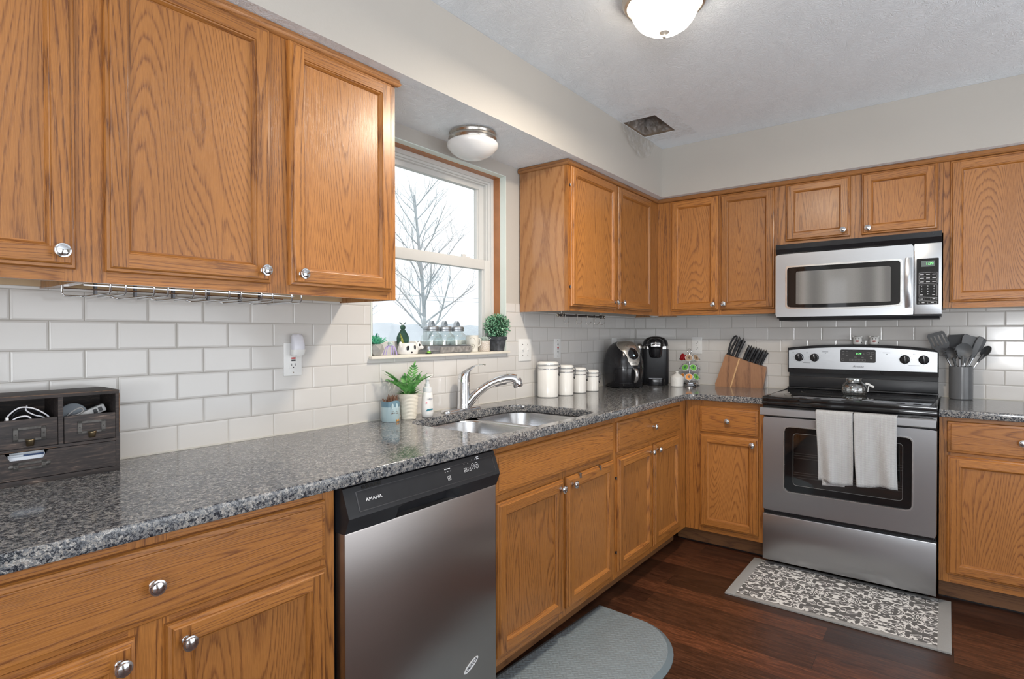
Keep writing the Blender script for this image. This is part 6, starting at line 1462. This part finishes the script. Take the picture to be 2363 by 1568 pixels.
# ================================================================== ON THE WINDOWSILL  (z 1.169)
SZ = 1.1692
CONC = plain('grey_concrete', (0.34, 0.335, 0.32), 0.7, var=0.05); SUCC = plain('mint_succulent', (0.10, 0.46, 0.28), 0.4, var=0.25, nscale=60)
gp = thing('succulent_planter', 'faceted grey planter with a mint green succulent at the left end of the sill', 'planter', (-0.028, -2.402, SZ), 0.5)
mb = MB(); n = 5
r0 = [(0.024*math.cos(2*PI*k/n), 0.024*math.sin(2*PI*k/n), 0.0003) for k in range(n)]; r1 = [(0.037*math.cos(2*PI*(k+.5)/n), 0.037*math.sin(2*PI*(k+.5)/n), 0.026) for k in range(n)]; r2 = [(0.030*math.cos(2*PI*(k)/n), 0.030*math.sin(2*PI*(k)/n), 0.048) for k in range(n)]
vs_ = r0+r1+r2; fs = [tuple(range(n-1, -1, -1))]
for k in range(n):
    k2 = (k+1) % n; fs += [(k, k2, n+k), (k2, n+k2, n+k), (n+k, n+k2, 2*n+k2), (n+k, 2*n+k2, 2*n+k)]
mb.add(vs_, fs); mb.lathe([(0.024, 0.046), (0, 0.047)], 12); mb.build('pot', CONC, gp, angle=5)
def rosette(mb, c, n, r, h, lw, seed=1, th=0.3):
    random.seed(seed)
    for k in range(n):
        a = k*2.399963; f = k/n; el = th+1.1*f
        leaf(mb, Vector(c), Vector((math.cos(a)*math.cos(el), math.sin(a)*math.cos(el), math.sin(el)*h)), Vector((0, 0, 1)), r*(1-0.35*f)*random.uniform(.9, 1.1), lw, -0.25)
mb = MB(); rosette(mb, (0, 0, 0.045), 34, 0.052, 1.0, 0.015, 5, 0.12); mb.build('leaves', SUCC, gp, angle=60, solid=0.002)
mb = MB()
for k in range(9): rosette(mb, (0.001*k, 0, 0.052+0.004*k), 4, 0.014, 1.0, 0.005, k, 0.2)
mb.tube([(0, 0, 0.045), (0.006, 0, 0.092)], 0.001, 5); mb.build('sprig', plain('teal_sprig', (0.08, 0.32, 0.26), 0.5), gp, angle=60)
LAV = plain('lavender_yarn', (0.44, 0.36, 0.66), 0.7, var=0.05)
oc = thing('octopus_figurine', 'small lavender-legged ornament with a pale round head, on the sill', 'figurine', (-0.012, -2.335, SZ))
mb = MB(); mb.sphere((0, 0, 0.049), 0.012); mb.build('head', plain('pale_pastel_glass', (0.55, 0.66, 0.62), 0.25, var=0.3, nscale=80), oc, angle=60)
mb = MB()
for k, a in enumerate((-2.0, -1.2, -0.4, 0.5, 1.3, 2.1)):
    ca, sa = math.cos(a), math.sin(a); mb.tube(catmull([(0.004*ca, 0.004*sa, 0.040), (0.014*ca, 0.018*sa, 0.036), (0.020*ca, 0.028*sa, 0.018), (0.022*ca, 0.032*sa, 0.0022)], 4), 0.0021, 7)
mb.build('legs', LAV, oc, angle=60)
mb = MB()
for q in (-1, 1): mb.sphere((0.009, q*0.005-0.004, 0.051), 0.0018, n=8, m=6)
mb.build('eyes', BLACKM, oc, angle=60)
cw = thing('cow_planter', 'white cow-shaped planter with black spots on the sill', 'planter', (-0.020, -2.226, SZ), 0.0)
mb = MB(); rings = []
for z, rx, ry in ((0.0004, .030, .040), (0.004, .033, .046), (0.018, .0345, .049), (0.034, .033, .045), (0.046, .030, .038), (0.050, .0275, .0345), (0.049, .0255, .0325), (0.035, .025, .032)):
    rings.append([(rx*math.copysign(abs(math.cos(a))**.85, math.cos(a)), ry*math.copysign(abs(math.sin(a))**.85, math.sin(a))-0.004, z) for a in [2*PI*q/40 for q in range(40)]])
mb.loft(rings); mb.build('body', CERAMIC, cw, angle=60)
mb = MB(); mb.sphere((0.004, 0.052, 0.036), 0.0185, sc=(.9, 1.0, .95)); mb.sphere((0.012, 0.066, 0.030), 0.010, sc=(.9, .9, .8)); mb.build('head', CERAMIC, cw, angle=60)
mb = MB(); mb.sphere((0.006, 0.040, 0.053), 0.006, sc=(.6, 1, .8)); mb.sphere((0.0, 0.064, 0.052), 0.006, sc=(.6, 1, .8)); mb.build('ears', CERAMIC, cw, angle=60)
mb = MB(); mb.tube(catmull([(0.0, -0.044, 0.030), (0.004, -0.052, 0.042), (0.006, -0.050, 0.056)], 4), [.006, .007, .007, .0065, .006, .006, .0055, .005, .004], 10); mb.build('tail', CERAMIC, cw, angle=60)
mb = MB()
for y, z, ry, rz in ((-0.030, 0.028, .009, .011), (0.006, 0.031, .006, .011), (-0.012, 0.010, .005, .004)):
    a = math.asin(max(-1, min(1, (y+0.004)/0.052))); mb.sphere((0.0335*math.cos(a)**0.85, y, z), 1.0, sc=(.0022, ry, rz), n=16, m=10)
mb.sphere((0.0195, 0.047, 0.041), 1.0, sc=(.0022, .0045, .006), n=12, m=8); mb.sphere((0.005, -0.0515, 0.050), 1, sc=(.0042, .0042, .005), n=12, m=8)
mb.build('spots', BLACK, cw, angle=60)
bg_ = thing('ladybug_cutout', 'dark green metal ladybug silhouette standing behind the cow planter', 'ornament', (-0.066, -2.218, SZ), math.radians(78))
mb = MB(); BUG = plain('patinated_green_metal', (0.030, 0.070, 0.050), 0.45, 0.6, var=0.5, nscale=40); BUG2 = plain('yellow_speckled_paint', (0.22, 0.24, 0.04), 0.5, var=0.7, nscale=120)
body = [(0.030*math.sin(t)*(1-0.0*math.cos(t)), 0.068-0.046*math.cos(t)) for t in [2*PI*k/36 for k in range(36)]]
body = [(x*(1.0 if z < 0.075 else 1-0.55*((z-0.075)/0.045)**1.2), z) for x, z in body]
mb.prism(body, -0.002, 0.002); mb.sphere((0, 0, 0.118), 0.0135, sc=(1, .25, .9)); mb.tube(catmull([(-0.004, 0, 0.126), (-0.007, 0, 0.134), (-0.013, 0, 0.138)], 4), 0.0018, 6); mb.tube(catmull([(0.004, 0, 0.126), (0.007, 0, 0.134), (0.013, 0, 0.138)], 4), 0.0018, 6)
mb.sphere((-0.014, 0, 0.139), 0.0032, n=10, m=6); mb.sphere((0.014, 0, 0.139), 0.0032, n=10, m=6); mb.box(-0.003, 0.003, -0.002, 0.002, 0.0, 0.03); mb.build('silhouette', BUG, bg_, angle=40)
mb = MB(); mb.prism([(-0.016, 0.095), (-0.010, 0.060), (0.0, 0.040), (0.018, 0.034), (0.004, 0.055), (-0.006, 0.080)], -0.0026, -0.0018); mb.build('yellow_wash', BUG2, bg_)
mb = MB(); mb.box(-0.018, 0.018, -0.010, 0.010, 0, 0.002); mb.build('stand', BUG, bg_)
tt = thing('turtle_figurine', 'tiny yellow and green turtle on the sill in front of the jar tray', 'figurine', (0.004, -2.128, SZ), 0.2)
mb = MB(); mb.sphere((0, 0, 0.007), 0.012, sc=(.75, 1.0, .55)); mb.build('shell', NT('x').mat if False else plain('yellow_green_glaze', (0.18, 0.42, 0.06), 0.25, var=0.8, nscale=60), tt, angle=60)
mb = MB(); mb.box(-0.009, 0.009, -0.014, 0.012, 0.0, 0.003, bev=0.001); mb.tube([(0, 0.010, 0.004), (0, 0.019, 0.007), (0, 0.026, 0.0095)], [0.0028, 0.003, 0.0035], 8); mb.build('body', BLACKM, tt, angle=40)

# galvanised tray with three jars
GALV = plain('galvanized_metal', (0.36, 0.38, 0.40), 0.35, 0.9, var=0.15, nscale=60); GWOOD = plain('weathered_wood', (0.22, 0.21, 0.20), 0.75, var=0.5, nscale=45)
ty = thing('jar_tray', 'galvanized metal tray with a weathered front, on the sill', 'tray', (-0.034, -1.990, SZ))
mb = MB(); n = 10
out = rrect(-0.044, 0.044, -0.146, 0.146, 0.014, 4); inn = rrect(-0.042, 0.042, -0.144, 0.144, 0.013, 4)
mb.loft([[(x, y, 0.0005) for x, y in out], [(x, y, 0.012) for x, y in out], [(x*1.03, y*1.006, 0.014) for x, y in out], [(x, y, 0.016) for x, y in out], [(x, y, 0.034) for x, y in out], [(x*1.06, y*1.012, 0.037) for x, y in out], [(x, y, 0.036) for x, y in inn], [(x, y, 0.003) for x, y in inn]]); mb.build('tray', GALV, ty, angle=40)
mb = MB(); mb.box(0.0442, 0.047, -0.075, 0.144, 0.004, 0.031, bev=0.0008); mb.build('wood_front', GWOOD, ty)
jl = ['left of the three clear jars in the tray on the sill', 'middle of the three clear jars in the tray on the sill', 'right of the three clear jars in the tray on the sill']
j0 = None
for k, y in enumerate((-2.074, -1.990, -1.906)):
    lab = 'metal-lidded jar, ' + jl[k]
    if j0 is None:
        j = thing('mason_jar', lab, 'jar', (-0.034, y, SZ+0.0036), 0, 'jars in the tray'); j0 = j
        mb = MB(); sqr = [(z, w_) for z, w_ in ((0.0, .030), (0.003, .037), (0.056, .0385), (0.078, .037), (0.090, .032), (0.096, .0285), (0.112, .0285))]
        mb.loft([[(x, y_, z) for x, y_ in rrect(-w_, w_, -w_*1.06, w_*1.06, w_*(0.42 if z < 0.085 else 0.98), 5)] for z, w_ in sqr], cap1=False); mb.build('jar', JARGLASS, j, angle=60)
        mb = MB(); mb.lathe([(0.0335, 0.098), (0.0350, 0.099), (0.0350, 0.105), (0.0335, 0.1065), (0.0350, 0.108), (0.0350, 0.117), (0.0325, 0.1205), (0, 0.1215)], 32); lid = mb.build('lid', GALV, j, angle=30)
        mb = MB(); rg_ = []
        for q in range(13):
            a = PI*q/12; rg_.append([(-0.010, -0.013*math.cos(a), 0.1205+0.026*math.sin(a)), (0.010, -0.013*math.cos(a), 0.1205+0.026*math.sin(a)), (0.010, -0.0113*math.cos(a), 0.1205+0.0238*math.sin(a)), (-0.010, -0.0113*math.cos(a), 0.1205+0.0238*math.sin(a))])
        mb.loft(rg_); mb.build('loop_handle', GALV, lid, angle=40)
    else:
        j = copy_tree(j0); j.location = (-0.034, y, SZ+0.0036)
    j['label'] = lab
mg = thing('mug', 'white face-embossed mug right of the jars on the sill', 'mug', (-0.030, -1.796, SZ))
mb = MB(); mb.lathe([(0, 0.0004), (0.027, 0.0004), (0.029, 0.004), (0.028, 0.020), (0.031, 0.045), (0.032, 0.062), (0.030, 0.078), (0.0310, 0.083), (0.0290, 0.083), (0.028, 0.060), (0.026, 0.008), (0, 0.006)], 36); mb.build('cup', plain('ivory_ceramic', (0.66, 0.64, 0.58), 0.4, var=0.03), mg, angle=60)
mb = MB(); ca = -0.75
Mf = T(0.030*math.cos(ca), 0.030*math.sin(ca), 0.0) @ RZ(ca+PI/2)
mb.tube([(0.010*math.cos(t), -0.0005, 0.030+0.010*math.sin(t)) for t in [2*PI*k/20 for k in range(20)]], 0.0018, 6, M=Mf, close=True); mb.tube(catmull([(-0.014, 0.001, 0.068), (-0.004, -0.0015, 0.072), (0.008, 0, 0.066), (0.013, 0.002, 0.052)], 4), 0.0018, 6, M=Mf); mb.sphere((0.0, 0, 0), 0.004, M=Mf @ T(0, 0, 0.030)); mb.build('relief', plain('ivory_relief', (0.60, 0.57, 0.50), 0.4, var=0.03), mg, angle=60)
mb = MB(); mb.tube(catmull([(0.010, 0.028, 0.066), (0.014, 0.044, 0.062), (0.014, 0.044, 0.036), (0.010, 0.028, 0.026)], 5), 0.0032, 8); mb.build('handle', plain('ivory_handle', (0.66, 0.64, 0.58), 0.4), mg, angle=60)
wp = thing('succulent_planter', 'small white leaf-patterned planter with a pale succulent, left of the topiary', 'planter', (-0.034, -1.700, SZ))
PAT = NT('white_leaf_pattern'); g_ = PAT('TexCoord').outputs['Object']; wv = PAT('TexWave', wave_type='BANDS', bands_direction='DIAGONAL'); PAT.set(wv.inputs['Vector'], g_); wv.inputs['Scale'].default_value = 70; wv.inputs['Distortion'].default_value = 6; wv.inputs['Detail Scale'].default_value = 3
PAT.p(Base_Color=PAT.ramp(wv.outputs['Fac'], [(0.55, (0.50, 0.42, 0.35)), (0.7, (0.70, 0.68, 0.65))]), Roughness=0.5); PAT = PAT.mat
pot_lathe([(0, 0.0004), (0.0265, 0.0004), (0.0285, 0.003), (0.0300, 0.054), (0.0280, 0.055), (0.0270, 0.050), (0, 0.049)], PAT, 'pot', wp)
mb = MB(); rosette(mb, (0, 0, 0.048), 30, 0.040, 1.0, 0.014, 9, 0.15); mb.build('leaves', plain('pale_grey_green', (0.42, 0.50, 0.46), 0.5, var=0.15, nscale=60), wp, angle=60, solid=0.0016)
tp = thing('boxwood_topiary', 'round green boxwood topiary in a dark square pot at the right end of the sill', 'plant', (-0.022, -1.610, SZ))
mb = MB(); mb.loft([[(x, y, z) for x, y in rrect(-w_, w_, -w_, w_, 0.004, 3)] for z, w_ in ((0.0003, .024), (0.002, .0255), (0.058, .0340), (0.058, .0365), (0.074, .0385), (0.0745, .036), (0.064, .034))]); mb.build('pot', plain('chalky_dark_slate', (0.060, 0.065, 0.075), 0.75, var=0.5, nscale=50), tp, angle=30)
random.seed(21); mb = MB()
BOXW = NT('boxwood_leaf'); g_ = BOXW('TexCoord').outputs['Object']; BOXW.p(Base_Color=BOXW.ramp(BOXW.noise(g_, 90, 2), [(0.3, (0.03, 0.13, 0.065)), (0.48, (0.09, 0.28, 0.15)), (0.64, (0.36, 0.56, 0.40))]), Roughness=0.4); BOXW = BOXW.mat
cB = Vector((0, 0, 0.128)); RB_ = 0.060
for k in range(620):
    zf = 1-2*(k+.5)/620; a = k*2.399963; r = math.sqrt(1-zf*zf); nrm = Vector((r*math.cos(a), r*math.sin(a), zf)); rr = RB_*random.uniform(0.80, 1.08)
    p = cB+nrm*rr; d = (nrm+Vector((random.uniform(-1, 1), random.uniform(-1, 1), random.uniform(-.6, 1)))*0.8)
    leaf(mb, p, d, nrm+Vector((random.uniform(-.5, .5), random.uniform(-.5, .5), .3)), random.uniform(0.010, 0.015), random.uniform(0.007, 0.010), 0.2, n=3)
mb.build('foliage', BOXW, tp, angle=60)
mb = MB(); mb.sphere(tuple(cB), 0.050); mb.tube([(0, 0, 0.06), (0, 0, 0.09)], 0.004, 6); mb.build('inner_core', plain('dark_moss', (0.012, 0.045, 0.020), 0.8), tp, angle=60)

# ================================================================== OUTSIDE
GROUND = plain('pale_winter_ground', (0.30, 0.33, 0.32), 0.9, var=0.1, nscale=0.3)
mb = MB(); mb.box(-140, -0.5, -60, 120, -0.6, -0.5); struct('ground_outside', mb, GROUND)
HZ = plain('hazy_far_trees', (0.54, 0.585, 0.635), 1.0, var=0.08, nscale=0.2)  # distance haze mixed into the base colour of the treeline
random.seed(3); mb = MB(); pts = []
for k in range(81):
    t = k/80; pts.append((-60+0*t, -30+150*t, 2.6+1.2*mnoise.noise(Vector((t*14, 0, 0)))+0.5*mnoise.noise(Vector((t*60, 2, 0)))))
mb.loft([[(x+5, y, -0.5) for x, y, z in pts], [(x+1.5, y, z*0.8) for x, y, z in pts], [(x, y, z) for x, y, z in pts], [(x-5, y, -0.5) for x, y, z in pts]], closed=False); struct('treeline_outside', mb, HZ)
def tree(name, label, loc, H, seed, spread, mat, trunk_r, depth=5):
    random.seed(seed); mb = MB()
    def branch(p, d, L, r, lv):
        n = 5; pts = [p]; rad = [r]; dd = d.copy(); q = p.copy()
        for k in range(n):
            dd = (dd+Vector((random.uniform(-1, 1), random.uniform(-1, 1), random.uniform(-.3, .7)))*(0.035 if lv == 0 else 0.20)).normalized(); q = q+dd*L/n; pts.append(q.copy()); rad.append(r*(1-0.62*(k+1)/n))
        mb.tube(pts, rad, 7 if lv < 2 else 4)
        if lv >= depth: return
        kids = (22 if lv == 0 else 7 if lv == 1 else 4 if lv == 2 else 3)
        for k in range(kids):
            t = (0.22+0.75*k/kids) if lv == 0 else random.uniform(0.25, 1.0); i = min(n-1, int(t*n)); pp = pts[i].lerp(pts[i+1], t*n-i)
            a = random.uniform(0, 2*PI) if lv else k*2.4
            side = Vector((math.cos(a), math.sin(a), 0)); up = dd
            nd = (side*spread*(1.0 if lv == 0 else 0.8)+up*random.uniform(0.6, 1.0)+Vector((0, 0, 0.25))).normalized()
            branch(pp, nd, L*(random.uniform(0.30, 0.44)*(1.15-0.55*t) if lv == 0 else random.uniform(0.42, 0.62)), rad[i]*random.uniform(0.38, 0.52), lv+1)
    branch(Vector((0, 0, 0)), Vector((0, 0, 1)), H, trunk_r, 0)
    o = mb.build(name, mat, None, angle=60); o.location = loc; return tag(o, label, 'tree')
BARK = plain('haze_tinted_bark', (0.46, 0.50, 0.525), 0.9, var=0.1, nscale=3); BARK2 = plain('hazy_bark', (0.50, 0.55, 0.60), 0.9, var=0.05, nscale=3)  # outdoor haze painted into both bark colours
tree('bare_tree', 'tall bare tree seen through the middle of the window', (-12.5, 9.95, -0.5), 6.6, 7, 1.0, BARK, 0.092)
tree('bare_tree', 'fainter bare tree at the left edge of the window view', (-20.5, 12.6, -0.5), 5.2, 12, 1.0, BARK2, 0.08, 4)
mb = MB()
for z, y in ((3.1, 0), (3.35, 0.4)): mb.tube([(-22, -20+50*k/12+y, z+0.30*((k-6)/6)**2) for k in range(13)], 0.012, 5)
tag(mb.build('power_line', BARK), 'thin power lines crossing behind the bare tree', 'power line')
